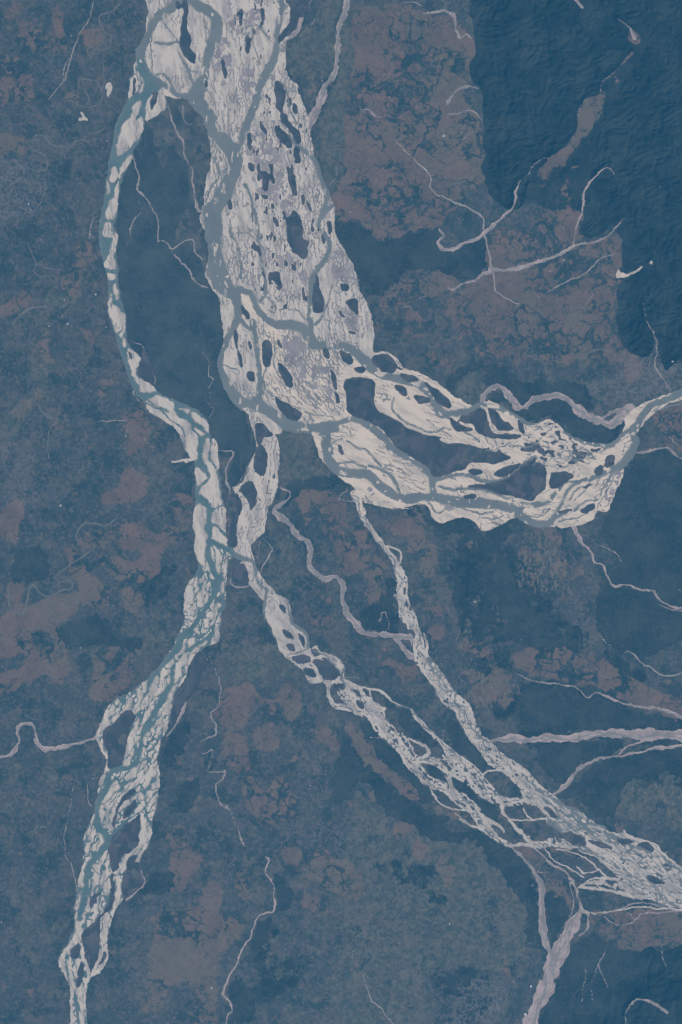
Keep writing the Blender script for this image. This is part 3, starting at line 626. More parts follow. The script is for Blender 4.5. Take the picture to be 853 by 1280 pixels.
rid = ridged(24 * R, 301)
sx = (7 * R * vnoise(GH, GW, 18 * R, 305)).astype(np.int32)
sy = (7 * R * vnoise(GH, GW, 18 * R, 306)).astype(np.int32)
jj, ii = np.mgrid[0:GH, 0:GW]
wide = GW // 2 + 2


def spur(cell, seed):
    """ridges drawn out sideways, each with finer ribs"""
    o = np.zeros((GH, wide), np.float32)
    amp, w = 1.0, np.ones((GH, wide), np.float32)
    for k in range(3):
        q = (1 - np.abs(vnoise(GH, wide, max(cell, 2.0), seed + k))) ** 2
        o += amp * q * w
        w = np.clip(q * 1.3, 0, 1)
        amp *= 0.55
        cell *= 0.55
    return o / 1.85


fa = spur(4.6 * R, 311)
jy = np.clip(jj + sy + (0.25 * ii).astype(np.int32), 0, GH - 1)
fine = fa[jy, np.clip((ii + sx) // 2, 0, wide - 1)]
f2 = ridged(7 * R, 331, 3)
mixn = np.clip(0.5 + 1.5 * vnoise(GH, GW, 40 * R, 341), 0, 1)
fine = fine * mixn + f2[np.clip(jj + sy, 0, GH - 1), np.clip(ii + sx, 0, GW - 1)] * (1 - mixn)
rid = rid[np.clip(jj + sy, 0, GH - 1), np.clip(ii + sx, 0, GW - 1)]
del jj, ii, sx, sy, jy
vly = np.zeros((GH, GW), bool)
for s_ in ('Z 490,420 500,490 430,600 330,710 230,780 200,760 290,690 380,580 400,480 450,430', 'Z 420,720 330,880 290,900 340,930 400,940 370,1090 300,1140 0,1200 0,1020 180,1000 280,900 350,760', 'Z 600,130 660,150 680,200 620,190', 'Z 500,420 620,240 640,240 520,430'):
    fill(vly, s_)
hm *= np.clip(1 - 1.7 * box(vly, 6 * R), 0, 1)
H = (hm * (0.24 * rid + 0.26 * fine)).astype(np.float32)
H = blur(H, 1)

# ---------------------------------------------------------------- land cover
BROWN = [
    (1.0, "Y 150,60 230,40 350,20 470,60 560,100 680,190 660,360 640,450 720,560 720,800 600,830 620,880 560,960 540,1000 400,1030 310,1060 240,1040 150,960 110,980 70,900 120,750 110,500 150,250"),
    (.6, "Z 590,120 660,145 690,205 610,190"), (.7, "Z 495,420 620,235 645,240 525,430"), (.85, "Z 490,420 500,490 430,600 330,710 230,780 200,760 290,690 380,580 400,480 450,430"), (.8, "Z 420,720 330,880 300,900 340,930 400,950 370,1090 300,1140 200,1170 0,1200 0,1020 100,1030 180,1000 280,900 350,760"),
    (.9, "Z 400,1080 560,1060 580,1130 480,1200 300,1208 380,1110"), (.7, "a 480,400 660,260 853,230 853,700 700,680 560,600 500,500"), (.8, "a 150,380 310,230 540,250 500,330 330,380 250,420 160,430"), (.5, "a 260,440 360,470 360,600 260,560"), (.5, "a 330,620 480,620 490,750 350,690"),
    (.75, "b 0,240 290,140 500,80 550,150 540,330 500,520 500,700 300,700 0,640"), (1.2, "G 1000,420 853,445 760,470 700,520 760,600 853,680 1000,760"), (.6, "b 520,560 640,640 640,800 540,780"),
    (1, "d -200,330 130,310 180,420 160,560 60,540 0,600 -200,600"), (1, "d 280,60 330,80 330,180 370,230 340,270 270,250"), (1, "d 440,160 530,160 530,230 460,240"), (.9, "d 150,70 190,100 250,220 200,250 110,190"), (.8, "d 20,80 120,0 140,30 60,120"), (.9, "d 390,370 460,340 410,410"), (.8, "d -100,750 100,720 160,800 60,860 -100,850"), (.9, "d 100,620 150,690 140,730"), (.8, "d 640,300 680,280 650,340"), (.9, "d 345,490 400,480 400,540 360,530"), (.7, "d 200,670 280,640 280,680"), (.8, "d -50,1190 90,1200 80,1225 -50,1220"),
    (1, "W -50,480 60,400 240,310 200,360 100,440 20,490"), (.65, "W 400,110 520,90 530,220 430,260 415,400 340,400 310,330 380,240"), (.45, "W 200,500 260,520 260,860 200,930 100,1080 -100,1180 -100,1080 120,950 200,850 160,700"), (.9, "W 540,880 580,910 500,960"), (1, "W 700,1000 780,1000 780,1150 720,1190 690,1100"), (.8, "W 450,590 480,580 530,640 500,640"), (.7, "W 340,680 380,700 370,730"), (.9, "W 410,880 440,880 430,900"),
    (1, "V 500,330 620,330 680,400 680,480 640,470 590,390 510,370"), (1, "V 360,390 470,360 490,420 410,440"), (1, "V 550,90 650,120 660,210 560,240 510,250 450,210 560,170"), (1, "V 10,270 90,240 100,290 70,360 100,380 20,410"), (1, "V 280,470 330,440 350,480 290,510"), (1, "V 320,540 390,520 390,580 330,590"), (1, "V 420,490 510,480 520,520 430,530"), (1, "V 480,540 680,500 690,560 560,640 530,630 530,580"), (1, "V 530,405 580,400 590,440 540,445"), (1, "V 370,600 440,580 450,630 370,670"), (1, "V 400,640 490,640 480,690 410,690"), (1, "V 560,660 650,630 620,720 540,810 500,810 560,740"), (1, "V 20,750 340,650 340,720 240,780 180,850 100,900 -60,960"), (1, "V 180,820 260,790 290,900 300,1000 250,1060 200,980 140,1040 100,940 150,880"), (1, "V 430,880 550,900 590,950 540,1100 400,1100 430,960"), (1, "V -60,1000 60,980 100,1040 20,1100 -60,1100"), (.7, "V 760,200 853,230 830,400 700,500 680,420 740,320"), (1, "V 50,600 110,600 90,690 50,690"), (.9, "V 490,740 530,740 510,790"), (.9, "V 740,700 790,660 780,710"),
    (1.1, "c 340,570 400,490 430,530 470,590 430,615 360,600"), (.9, "c 170,330 300,300 340,340 300,500 200,480"), (1, "c 500,320 560,340 560,450 500,440"), (1, "c 380,380 450,340 470,370 420,420"), (1, "c 170,520 250,540 330,700 320,760 250,720"), (1, "c 640,510 720,510 740,590 680,580"), (1, "c 440,730 490,760 560,850 550,930 400,940 310,900 420,890"), (1, "c 490,640 540,650 540,690"), (1, "c 270,740 330,760 420,850 400,890 300,840"), (.8, "c 20,730 90,760 60,900 20,940"),
    (.9, "U 380,100 460,130 600,80 600,140 500,180 420,140"), (1, "U 520,290 620,290 630,330 560,340"), (.75, "U 630,350 840,340 900,500 700,440"), (1, "U 640,460 720,540 650,560"), (.95, "U 0,540 60,580 180,500 220,420 280,500 250,600 350,560 370,640 300,720 240,860 200,880 100,820 -50,900"), (.8, "U 30,300 60,180 130,190 110,290"), (.8, "U 120,270 200,300 160,420 100,480 60,470 60,360"), (.7, "U 340,400 400,400 400,520 340,540"), (.85, "U -50,900 60,840 250,870 230,1066 150,1060 150,900 60,900 -50,1066"),
    (.9, "X 20,230 130,190 220,220 210,290 60,290"), (.85, "X 150,330 270,330 280,500 220,510 180,420"), (.6, "X 200,650 300,660 400,720 420,780 280,740"), (.3, "R 0,260 220,280 250,640 150,620 60,620 0,450"), (1, "R 285,460 330,460 340,510 290,510"), (1, "X 640,380 690,390 680,420 640,415"), (.7, "X 500,650 620,720 620,745 540,720"), (.45, "X 480,1020 680,1020 690,1200 560,1200"), (.5, "X 270,790 560,880 610,980 520,980 400,880"),
    (1.35, "R -200,740 60,780 200,880 340,940 500,1010 640,1120 853,1180 950,1210 950,1290 853,1270 640,1200 540,1160 300,1000 200,920 50,800"), (1.2, "R -100,930 100,1020 280,1080 400,1110 550,1180 300,1020 200,940"),
    (1.05, "Q 370,700 600,680 900,680 1000,690 1000,880 853,870 640,900 480,860 430,800"), (.6, "O 480,1050 640,1050 690,1130 650,1200 560,1150"), (.7, "P 150,850 220,830 300,930 380,1000 300,960 180,900"), (.6, "O 330,890 440,880 480,960 480,1010 420,960"),
    (.8, "N 60,640 130,690 220,820 300,900 440,1000 500,1090 640,1120 780,1210 700,1210 500,1130 350,1040 280,960 180,900 90,780"), (.5, "N 230,240 400,300 440,420 330,430"),
    (.75, "I 230,470 340,460 450,520 480,640 520,760 540,920 480,930 400,760 330,700 270,650"), (.75, "I 560,700 650,760 700,880 690,1080 600,1060 580,900 500,780"), (.9, "I 260,1040 400,1080 370,1220 290,1200"), (.9, "I 700,640 853,630 853,730 730,720"), (1, "N 510,150 580,150 570,200 520,200"), (.9, "N 700,400 820,400 800,540 740,540"),
    (.7, "G 670,820 720,800 720,860"), (.7, "G 660,770 740,750 740,790"), (.5, "G 560,820 640,820 640,870 580,880"), (.9, "R 790,400 830,410 820,440 790,440"), (.8, "R 690,700 770,700 740,740"), (.7, "d 430,800 400,850 440,810"),
    (1.1, "S 150,30 190,40 180,75 150,70"), (1, "S 280,180 350,160 345,200 280,250"), (1, "S 340,280 390,240 380,310 350,310"), (1, "S 440,330 510,350 515,440 480,440"), (1, "S 0,340 90,490 40,500 0,450"),
]
GREEN = [
    (1, "B 460,210 640,50 660,-250 790,-250 760,0 720,150 710,330 640,480 580,560 520,430 465,380"), (1.15, "W 300,330 420,330 430,400 340,440 270,480 262,860 210,940 110,1090 -60,1190 -100,1080 120,950 196,850 160,700 195,500"), (1, "Y 100,130 140,120 170,480 120,880 60,880 10,760 0,500 60,380"),
    (1, "S 80,20 170,90 250,150 340,190 420,220 590,240 680,340 800,460 853,560 830,780 700,840 520,800 400,870 300,1000 0,1066 0,780 200,700 0,560 0,350 60,200"), (.8, "S 0,700 300,700 420,1100 100,1150 0,1100"), (.6, "U 430,640 853,600 853,1100 450,1100 520,900"), (1, "I 130,170 300,180 330,290 400,380 320,430 150,430 130,330"),
    (1, "H 440,960 540,1010 640,1080 700,1280 420,1280 M 0,250 150,260 210,380 260,500 330,610 420,720 300,720 0,700"), (1.2, "a 520,830 640,740 680,800 660,900 560,900"), (.9, "P 540,550 770,490 900,550 950,850 760,780 500,720"), (.6, "H 0,100 180,190 260,320 150,420 0,430"), (.8, "I 80,640 180,700 210,880 180,1000 60,1000 20,900 90,800"),
    (.8, "V 560,760 760,680 740,900 620,980 590,880"), (.5, "a 0,380 130,380 250,430 230,560 480,750 400,800 150,640 120,560"), (.6, "b 100,640 500,700 560,800 380,840 0,780"), (.9, "A 420,660 490,640 510,760 470,870 430,800"), (.7, "C 530,60 600,20 620,130 560,200 510,220"), (.6, "M 420,780 640,820 620,1100 500,1160 400,1000"), (.5, "U 300,330 460,330 480,560 380,540"), (.5, "K 60,400 400,420 320,900 0,900"), (.5, "e 0,560 330,520 340,800 60,900"), (.5, "I 540,500 853,560 853,900 640,720"), (.5, "N 420,300 600,560 420,560 200,400"), (.5, "X 150,560 620,660 480,980 240,780"),
    (.7, "P 450,620 500,610 490,720 440,730"), (.6, "P 90,330 200,340 200,400 100,400"), (.6, "P 0,40 100,60 90,130 0,140"),
]
TOWN = [(1, "b 520,660 640,640 853,690 860,800 700,900 400,900 380,800 540,760"), (.9, "d -50,860 200,850 280,960 200,1130 -50,1180"), (1, "S 560,880 740,850 760,1000 700,1066 700,1150 520,1150 520,1000"), (.6, "V -50,100 200,50 250,200 100,260 -50,240"), (.5, "c 560,620 700,650 700,900 560,850"), (.6, "U 560,180 853,200 853,300 600,280"), (.6, "d 260,280 360,280 350,440 250,440"), (.6, "U 180,450 300,440 280,560 160,520"), (.5, "W -50,1150 100,1140 200,1280 -50,1290"), (.6, "b 700,540 750,540 740,700 700,700")]


def cover(items, soft):
    a = np.zeros((GH, GW), np.float32)
    for w, s in items:
        m = np.zeros((GH, GW), bool)
        fill(m, s)
        a = np.maximum(a, m * np.float32(w))
    return box(a, soft)


GS = 4                                   # ground vertex every GS cells
brown = cover(BROWN, 13)[::GS, ::GS]
green = cover(GREEN, 6)[::GS, ::GS]
town = cover(TOWN, 10)[::GS, ::GS]
WOODS = [(1.1, "_ 592,-60 590,0 596,60 588,95 604,115 606,160 606,215 614,240 640,262 660,250 690,262 715,285 735,296 760,288 780,300 775,340 772,400 785,435 812,450 870,450 910,440 910,-60"),
         (1.0, "Q 350,800 520,885 740,870 900,880 1100,900 1100,1500 60,1500 200,1060 250,900"), (.55, "_ 560,690 640,690 700,760 853,880 900,1000 700,960 620,900 580,820"), (.6, "X 330,300 640,320 853,480 760,640 560,640 420,520"), (.6, "U 330,860 400,900 430,1066 300,1066"), (.5, "U 420,620 560,640 700,800 500,980 420,900"), (.5, "S 180,330 460,360 500,560 380,520 200,420"), (.6, "S 420,820 700,840 640,1066 480,1066"), (.5, "I 180,440 480,400 480,520 200,560"), (.6, "I 560,1160 760,1100 740,1280 560,1250"), (.6, "V 640,560 790,520 720,700 620,720")]
woodm = cover(WOODS, 12)[::GS, ::GS]
fleckm = cover([(1, "R 0,250 230,270 260,640 150,630 60,620 -60,560"), (.95, "N 620,330 800,340 840,560 700,600 640,480"), (.95, "O 100,-40 430,20 420,150 160,190"), (.85, "P 540,530 770,490 880,560 860,760 640,700"), (.8, "X 150,180 280,300 300,520 150,470"), (.8, "X 270,640 560,860 420,960 250,760"), (.75, "I 640,600 853,620 853,760 700,720"), (.7, "R 600,380 853,380 853,520 640,520")], 14)[::GS, ::GS]

# ---------------------------------------------------------------- splitting the river
isl_core = region("A 350,640 440,600 480,535 560,532 600,548 650,625 690,740 700,860 675,960 660,1080 640,1150 C 640,110 680,190 700,260 665,390 705,470 735,510 752,600 762,700 765,780 740,850 770,940 840,1070 D 190,1050 235,1120 270,1290 H 590,190 590,280 555,360 500,450 470,470 440,420 480,290 470,265 400,265 395,250 355,190 340,110 300,60 C 690,1220 650,1140 590,1100 500,1065 430,1030 400,1000 330,850 262,770 250,700 240,600 215,500 205,390 195,280 200,180 185,80 205,0 A 190,1230 185,1150 205,1090 215,1000 240,920 288,840 285,800 330,720")
isl_core = warped(isl_core) & (cls == LAND)
grass_core = warped(region("A 350,640 440,600 480,535 560,532 600,548 650,625 690,740 700,860 675,960 660,1080 640,1150 C 640,110 680,190 700,260 665,390 640,300 560,220 510,230 530,120 580,0 A 580,950 560,860 480,800 450,900 400,780 390,700", "C 345,790 400,950 370,975 312,940 312,890 325,840")) & isl_core

bednow = warped(bed)
armnow = warped(arm | low)
east = warped(region("E 370,560 800,640 F 600,400 G 0,520 900,300 900,600 500,1100 200,1130 I 900,620 500,460 E 60,1180 60,960 200,930 210,700"))
# ragged islands, a scatter of small tufts in the upper bed, small shoals in the wide channels
def tall(cell, f, seed):
    a = vnoise(GH // f + 2, GW, cell, seed) + 0.5 * vnoise(GH // f + 2, GW, cell * 0.5, seed + 1)
    k = np.arange(GH) / f
    i0 = k.astype(int)
    t = (k - i0).astype(np.float32)[:, None]
    a = a[i0] * (1 - t) + a[i0 + 1] * t
    return a[WY, WX]


rag = np.where(east, fbm(GH, GW, 4.5 * R, 421, 3), 0.75 * tall(3.0 * R, 3, 422))
im = cls == ISLE
gone = im & (box(im, 3) + 0.34 * rag < 0.5) & bednow
cls[gone] = SAND
add = ~im & (cls == SAND) & bednow & (box(im, 3) + 0.34 * rag > 0.56)
cls[add] = ISLE


tl1 = tall(3.6 * R, 3, 431)
up = warped(region("B 200,-20 330,-20 420,420 560,600 700,1060 700,1280 D 640,300 560,560 300,560 260,300 B 280,1000 230,760 330,560 200,300"))
cls[up & (cls == SAND) & (tl1 > 0.62)] = ISLE
tl2 = tall(3.2 * R, 3, 441)
cls[(cls == WATER) & bednow & ~east & (tl2 > 0.74) & (box(cls == WATER, 4 * R) > 0.45)] = SAND
cls[(cls == WATER) & east & (tall(5 * R, 1, 451) > 0.80)] = SAND

sandm = cls == SAND
flow_main = "B 200,-100 250,500 D 330,300 450,900 E 200,1100"
flow_east = "E 0,600 300,760 F 100,500 400,650 G 0,900 300,800 600,550"
t1 = braid(sandm & bednow & ~east, flow_main, 27, 6.2, 1.0, 401, vary=0.7, warp=0.45)
t2 = braid(sandm & bednow & ~east, flow_main, 15, 3.6, 0.85, 402, vary=0.7, warp=0.45)
t3 = braid(sandm & east, flow_east, 24, 6.0, 0.95, 403, vary=0.7, warp=0.45)
t4 = braid(sandm & armnow, lowline, 16, 4.5, 0.8, 404, vary=0.8, warp=0.4)
t5 = braid(sandm & warped(mid), 'H 660,250 640,500 560,760 600,930 M 180,230 260,400 400,600 600,780 800,920', 14, 4.5, 0.9, 407, vary=0.7, warp=0.45)
t6 = braid(sandm & warped(fan), fl, 17, 3.8, 1.0, 408, vary=0.7, warp=0.45)
t7 = braid(sandm & warped(np.roll(strand_e, 0)), lineE, 13, 4.2, 1.0, 409, vary=0.7, warp=0.4)
dens = vnoise(GH, GW, 30 * R, 405) + 0.6 * vnoise(GH, GW, 13 * R, 406)
wet = (t1 & (dens > -0.7)) | (t2 & (dens > 0.0)) | (t3 & (dens > -0.15)) | (t4 & (dens > 0.35)) | (t5 & (dens > -0.5)) | (t6 & (dens > -0.1)) | (t7 & (dens > 0.2))
scr = warped(region("A 690,200 780,200 790,430 720,430", "B 90,200 160,220 160,430 100,420", "B 250,700 380,740 500,1000 480,1100 330,1060 260,900", "D 330,250 480,280 570,330 560,450 470,400 360,360", "D 440,700 560,760 600,900 540,980 460,880", "D 590,930 640,830 720,900 700,1060 620,1080 580,1020", "E 150,60 215,60 270,150 280,230 160,220", "E 190,380 330,420 350,520 260,500", "B 220,380 290,380 290,500 230,470", "I 560,460 640,480 620,510 560,500", "G 460,840 530,790 490,930 440,960", "F 220,970 310,980 300,1010 230,1010", "B 150,0 330,0 330,180 170,160"))
scrub = scr & sandm & ((fbm(GH, GW, 7 * R, 411, 3) + 0.35 * vnoise(GH, GW, 2.5 * R, 412)) > -0.02)
scrub &= ~wet


def label_map(mask):
    """connected pieces (4-neighbour) of a mask: int32 labels, 0 = none"""
    lab = np.zeros(mask.shape, np.int32)
    parent = [0]

    def find(a):
        while parent[a] != a:
            parent[a] = parent[parent[a]]
            a = parent[a]
        return a
    prev, nxt = [], 1
    for j in range(mask.shape[0]):
        row = mask[j]
        if not row.any():
            prev = []
            continue
        d = np.diff(np.concatenate([[0], row.view(np.int8), [0]]))
        st, en = np.nonzero(d == 1)[0], np.nonzero(d == -1)[0]
        cur, k = [], 0
        for s, e in zip(st.tolist(), en.tolist()):
            l = 0
            while k < len(prev) and prev[k][1] <= s:
                k += 1
            q = k
            while q < len(prev) and prev[q][0] < e:
                r = find(prev[q][2])
                if l == 0:
                    l = r
                elif r != l:
                    if r < l:
                        l, r = r, l
                    parent[r] = l
                q += 1
            if l == 0:
                l = nxt
                parent.append(l)
                nxt += 1
            cur.append((s, e, l))
            lab[j, s:e] = l
        prev = cur
    root = np.array([find(i) for i in range(nxt)], np.int32)
    _, inv = np.unique(root, return_inverse=True)
    return inv.astype(np.int32)[lab]


# drop specks
for c, least in ((SAND, 14), (ISLE, 14)):
    lab = label_map(cls == c)
    n = np.bincount(lab.ravel())
    small = n < least
    small[0] = False
    cls[small[lab]] = WATER if c == SAND else SAND


def march(mask, zt, ze, drape=False, labels=None, soft=1, ramp=3, relief=None):
    """outline of a mask as a closed-topped sheet: list of (label, verts, faces). Edges slope from ze up to zt."""
    ry, rx = np.nonzero(mask.any(1))[0], np.nonzero(mask.any(0))[0]
    if len(ry) == 0:
        return [], None
    y0, y1 = max(0, ry[0] - 6), min(mask.shape[0], ry[-1] + 7)
    x0, x1 = max(0, rx[0] - 6), min(mask.shape[1], rx[-1] + 7)
    GH, GW = y1 - y0, x1 - x0
    H = globals()['H'][y0:y1, x0:x1]
    mask = mask[y0:y1, x0:x1]
    f = blur(mask, soft)
    f[0, :] = f[-1, :] = 0
    f[:, 0] = f[:, -1] = 0
    ins = f > 0.5
    lab = label_map(ins) if labels is None else labels[y0:y1, x0:x1]
    a, b, c, d = ins[:-1, :-1], ins[:-1, 1:], ins[1:, 1:], ins[1:, :-1]
    case = a.astype(np.uint8) + 2 * b + 4 * c + 8 * d
    fb = blur(f, ramp)
    k = np.clip((fb - 0.45) / 0.5, 0, 1)
    deep = fb > 0.952
    if drape:
        deep &= H < 1e-4
    N = GH * GW
    full = case == 15
    dcell = full & deep[:-1, :-1] & deep[:-1, 1:] & deep[1:, 1:] & deep[1:, :-1]
    used = np.zeros_like(full)
    polys = []                             # (keys array n x m, first-inside node)
    if relief is None:
        for L in (16, 8, 4, 2):
            hh, ww = (dcell.shape[0] // L) * L, (dcell.shape[1] // L) * L
            blk = (dcell & ~used)[:hh, :ww].reshape(hh // L, L, ww // L, L).all(axis=(1, 3))
            by, bx = np.nonzero(blk)
            if len(by) == 0:
                continue
            y, x = by * L, bx * L
            key = np.stack([y * GW + x, (y + L) * GW + x, (y + L) * GW + x + L, y * GW + x + L], 1)
            polys.append((key, y * GW + x))
            for oy in range(L):
                for ox in range(L):
                    used[y + oy, x + ox] = True
    for cs in range(1, 16):
        y, x = np.nonzero((case == cs) & ~used)
        if len(y) == 0:
            continue
        cn = [y * GW + x, y * GW + x + 1, (y + 1) * GW + x + 1, (y + 1) * GW + x]
        ed = [N + y * GW + x, 2 * N + y * GW + x + 1, N + (y + 1) * GW + x, 2 * N + y * GW + x]
        on = [cs >> q & 1 for q in range(4)]
        if cs == 5:
            sets = [[cn[0], ed[0], ed[3]], [cn[2], ed[2], ed[1]]]
            firsts = [cn[0], cn[2]]
        elif cs == 10:
            sets = [[cn[1], ed[1], ed[0]], [cn[3], ed[3], ed[2]]]
            firsts = [cn[1], cn[3]]
        else:
            s = []
            for q in range(4):
                if on[q]:
                    s.append(cn[q])
                if on[q] != on[(q + 1) % 4]:
                    s.append(ed[q])
            sets, firsts = [s], [cn[on.index(1)]]
        for s, fi in zip(sets, firsts):
            polys.append((np.stack(s[::-1], 1), fi))
    ff, kk, HH = f.ravel(), k.ravel(), H.ravel()
    rr = relief.ravel() if relief is not None else None
    lr = lab.ravel()
    per = {}
    for key, fi in polys:
        pl_ = lr[fi]
        o = np.argsort(pl_, kind='stable')
        key, pl_ = key[o], pl_[o]
        u, st = np.unique(pl_, return_index=True)
        st = list(st) + [len(pl_)]
        for q, l in enumerate(u.tolist()):
            if l > 0:
                per.setdefault(l, []).append(key[st[q]:st[q + 1]])
    out = []
    for l, ks in per.items():
        allk, inv = np.unique(np.concatenate([q.ravel() for q in ks]), return_inverse=True)
        typ, idx = allk // N, allk % N
        gy, gx = (idx // GW).astype(np.float64), (idx % GW).astype(np.float64)
        f0 = ff[idx]
        i2 = np.where(typ == 1, idx + 1, np.where(typ == 2, np.minimum(idx + GW, N - 1), idx))
        den = ff[i2] - f0
        t = np.where(typ > 0, np.clip((0.5 - f0) / np.where(np.abs(den) < 1e-6, 1, den), 0, 1), 0)
        gx = gx + np.where(typ == 1, t, 0)
        gy = gy + np.where(typ == 2, t, 0)
        kz = np.where(typ == 0, kk[idx], 0)
        z = ze + (zt - ze) * kz
        if rr is not None:
            z = z + rr[idx] * kz
        if drape:
            z = z + HH[idx] + (HH[i2] - HH[idx]) * t
        v = np.stack([((gx + x0) / R - MARG) * KM, -((gy + y0) / R - MARG) * KM, z], 1)
        out.append((l, v, [q.shape for q in ks], inv))
    return out, lab


COL = None


def obj_from(name, piece, mat, parent=None, centre=True, base=None):
    l, v, shapes, inv = piece
    if base is not None:
        org = base
    elif centre:
        org = np.array([v[:, 0].mean(), v[:, 1].mean(), v[:, 2].min()])
    else:
        org = np.zeros(3)
    v = v - org
    me = bpy.data.meshes.new(name)
    nl = sum(a * b for a, b in shapes)
    tot = np.concatenate([np.full(a, b, np.int32) for a, b in shapes])
    me.vertices.add(len(v))
    me.vertices.foreach_set('co', v.astype(np.float32).ravel())
    me.loops.add(nl)
    me.loops.foreach_set('vertex_index', inv.astype(np.int32))
    me.polygons.add(len(tot))
    me.polygons.foreach_set('loop_start', np.concatenate([[0], np.cumsum(tot)[:-1]]).astype(np.int32))
    me.update(calc_edges=True)
    me.polygons.foreach_set('use_smooth', np.ones(len(tot), bool))
    me.validate()
    me.materials.append(mat)
    o = bpy.data.objects.new(name, me)
    COL.objects.link(o)
    if parent is not None:
        o.parent = parent
    else:
        o.location = org
    return o


def tag(o, label=None, cat=None, group=None, kind=None):
    for k, v in (('label', label), ('category', cat), ('group', group), ('kind', kind)):
        if v:
            o[k] = v
    return o

# ---------------------------------------------------------------- materials
def newmat(name):
    m = bpy.data.materials.new(name)
    m.use_nodes = True
    nt = m.node_tree
    nt.nodes.clear()
    out = nt.nodes.new('ShaderNodeOutputMaterial')
    bs = nt.nodes.new('ShaderNodeBsdfPrincipled')
    bs.inputs['Roughness'].default_value = 0.9
    bs.inputs['Specular IOR Level'].default_value = 0.1
    nt.links.new(bs.outputs[0], out.inputs['Surface'])
    return m, nt, bs


class N:
    """small helper over a node tree"""
    def __init__(self, nt):
        self.nt = nt
        self.pos = nt.nodes.new('ShaderNodeNewGeometry').outputs['Position']

    def put(self, sock, v):
        if hasattr(v, 'is_output') or isinstance(v, bpy.types.NodeSocket):
            self.nt.links.new(v, sock)
        else:
            sock.default_value = v

    def noise(self, scale, detail=4, rough=0.55, dist=0.0, vec=None, off=0.0):
        n = self.nt.nodes.new('ShaderNodeTexNoise')
        n.noise_dimensions = '4D'
        n.inputs['W'].default_value = off
        n.inputs['Scale'].default_value = scale
        n.inputs['Detail'].default_value = detail
        n.inputs['Roughness'].default_value = rough
        n.inputs['Distortion'].default_value = dist
        self.nt.links.new(vec or self.pos, n.inputs['Vector'])
        return n.outputs['Fac']

    def vor(self, scale, feature='F1', vec=None, out='Distance', rnd=1.0):
        n = self.nt.nodes.new('ShaderNodeTexVoronoi')
        n.feature = feature
        n.inputs['Scale'].default_value = scale
        n.inputs['Randomness'].default_value = rnd
        self.nt.links.new(vec or self.pos, n.inputs['Vector'])
        return n.outputs[out]

    def m(self, op, a, b=0.0, c=None, clamp=False):
        n = self.nt.nodes.new('ShaderNodeMath')
        n.operation = op
        n.use_clamp = clamp
        self.put(n.inputs[0], a)
        self.put(n.inputs[1], b)
        if c is not None:
            self.put(n.inputs[2], c)
        return n.outputs[0]

    def step(self, x, lo, hi):
        n = self.nt.nodes.new('ShaderNodeMapRange')
        n.interpolation_type = 'SMOOTHSTEP'
        self.put(n.inputs['Value'], x)
        n.inputs['From Min'].default_value = lo
        n.inputs['From Max'].default_value = hi
        return n.outputs[0]

    def mix(self, f, a, b):
        n = self.nt.nodes.new('ShaderNodeMix')
        n.data_type = 'RGBA'
        self.put(n.inputs['Factor'], f)
        for s, v in ((n.inputs['A'], a), (n.inputs['B'], b)):
            pass
        self.put(n.inputs[6], a if not isinstance(a, tuple) else (*a, 1))
        self.put(n.inputs[7], b if not isinstance(b, tuple) else (*b, 1))
        return n.outputs[2]

    def attr(self, name):
        n = self.nt.nodes.new('ShaderNodeAttribute')
        n.attribute_name = name
        return n

    def sep(self, col):
        n = self.nt.nodes.new('ShaderNodeSeparateColor')
        self.nt.links.new(col, n.inputs[0])
        return n.outputs

    def warp(self, scale, amt):
        a = self.nt.nodes.new('ShaderNodeTexNoise')
        a.inputs['Scale'].default_value = scale
        a.inputs['Detail'].default_value = 3
        self.nt.links.new(self.pos, a.inputs['Vector'])
        v = self.nt.nodes.new('ShaderNodeVectorMath')
        v.operation = 'MULTIPLY_ADD'
        self.nt.links.new(a.outputs['Color'], v.inputs[0])
        v.inputs[1].default_value = (amt, amt, 0)
        self.nt.links.new(self.pos, v.inputs[2])
        return v.outputs[0]


# ground: lowland mosaic
gm, nt, bs = newmat('lowland')
n = N(nt)
cov = n.attr('cover')
cb, cg, cw = n.sep(cov.outputs['Color'])[0:3]
ct = cov.outputs['Alpha']
fl_ = n.attr('fleck').outputs['Fac']
wv = n.warp(0.45, 1.6)
w2 = n.warp(1.7, 0.5)
rag = n.m('SUBTRACT', n.noise(2.6, 5, 0.7, vec=w2, off=50.0), 0.5)          # ragged edges
tone = n.noise(0.13, 4, 0.55, off=51.0)
base = n.mix(n.step(n.noise(0.16, 5, 0.6), 0.35, 0.65), (0.036, 0.042, 0.037), (0.062, 0.058, 0.048))
base = n.mix(n.m('MULTIPLY', n.step(n.m('ADD', n.noise(0.8, 3, 0.55, vec=wv, off=3.0), n.m('MULTIPLY', rag, 0.35)), 0.55, 0.63), 0.6), base, (0.084, 0.070, 0.054))
base = n.mix(n.m('MULTIPLY', n.step(n.m('ADD', n.noise(0.45, 3, 0.55, vec=w2, off=5.0), n.m('MULTIPLY', rag, 0.35)), 0.52, 0.58), 0.75), base, (0.018, 0.029, 0.025))
grn = n.mix(n.step(n.noise(1.3, 6, 0.75, off=8.0), 0.38, 0.64), (0.042, 0.050, 0.037), (0.092, 0.084, 0.060))
grn = n.mix(n.m('MULTIPLY', n.step(n.noise(0.5, 4, 0.6, vec=wv, off=52.0), 0.52, 0.64), 0.6), grn, (0.098, 0.076, 0.054))
gf = n.step(n.m('ADD', cg, n.m('ADD', n.m('MULTIPLY', n.m('SUBTRACT', n.noise(0.45, 4, 0.6, vec=w2, off=9.0), 0.56), 3.4), n.m('MULTIPLY', rag, 1.4))), 0.42, 0.70)
col = n.mix(n.m('MULTIPLY', gf, 0.9), base, grn)
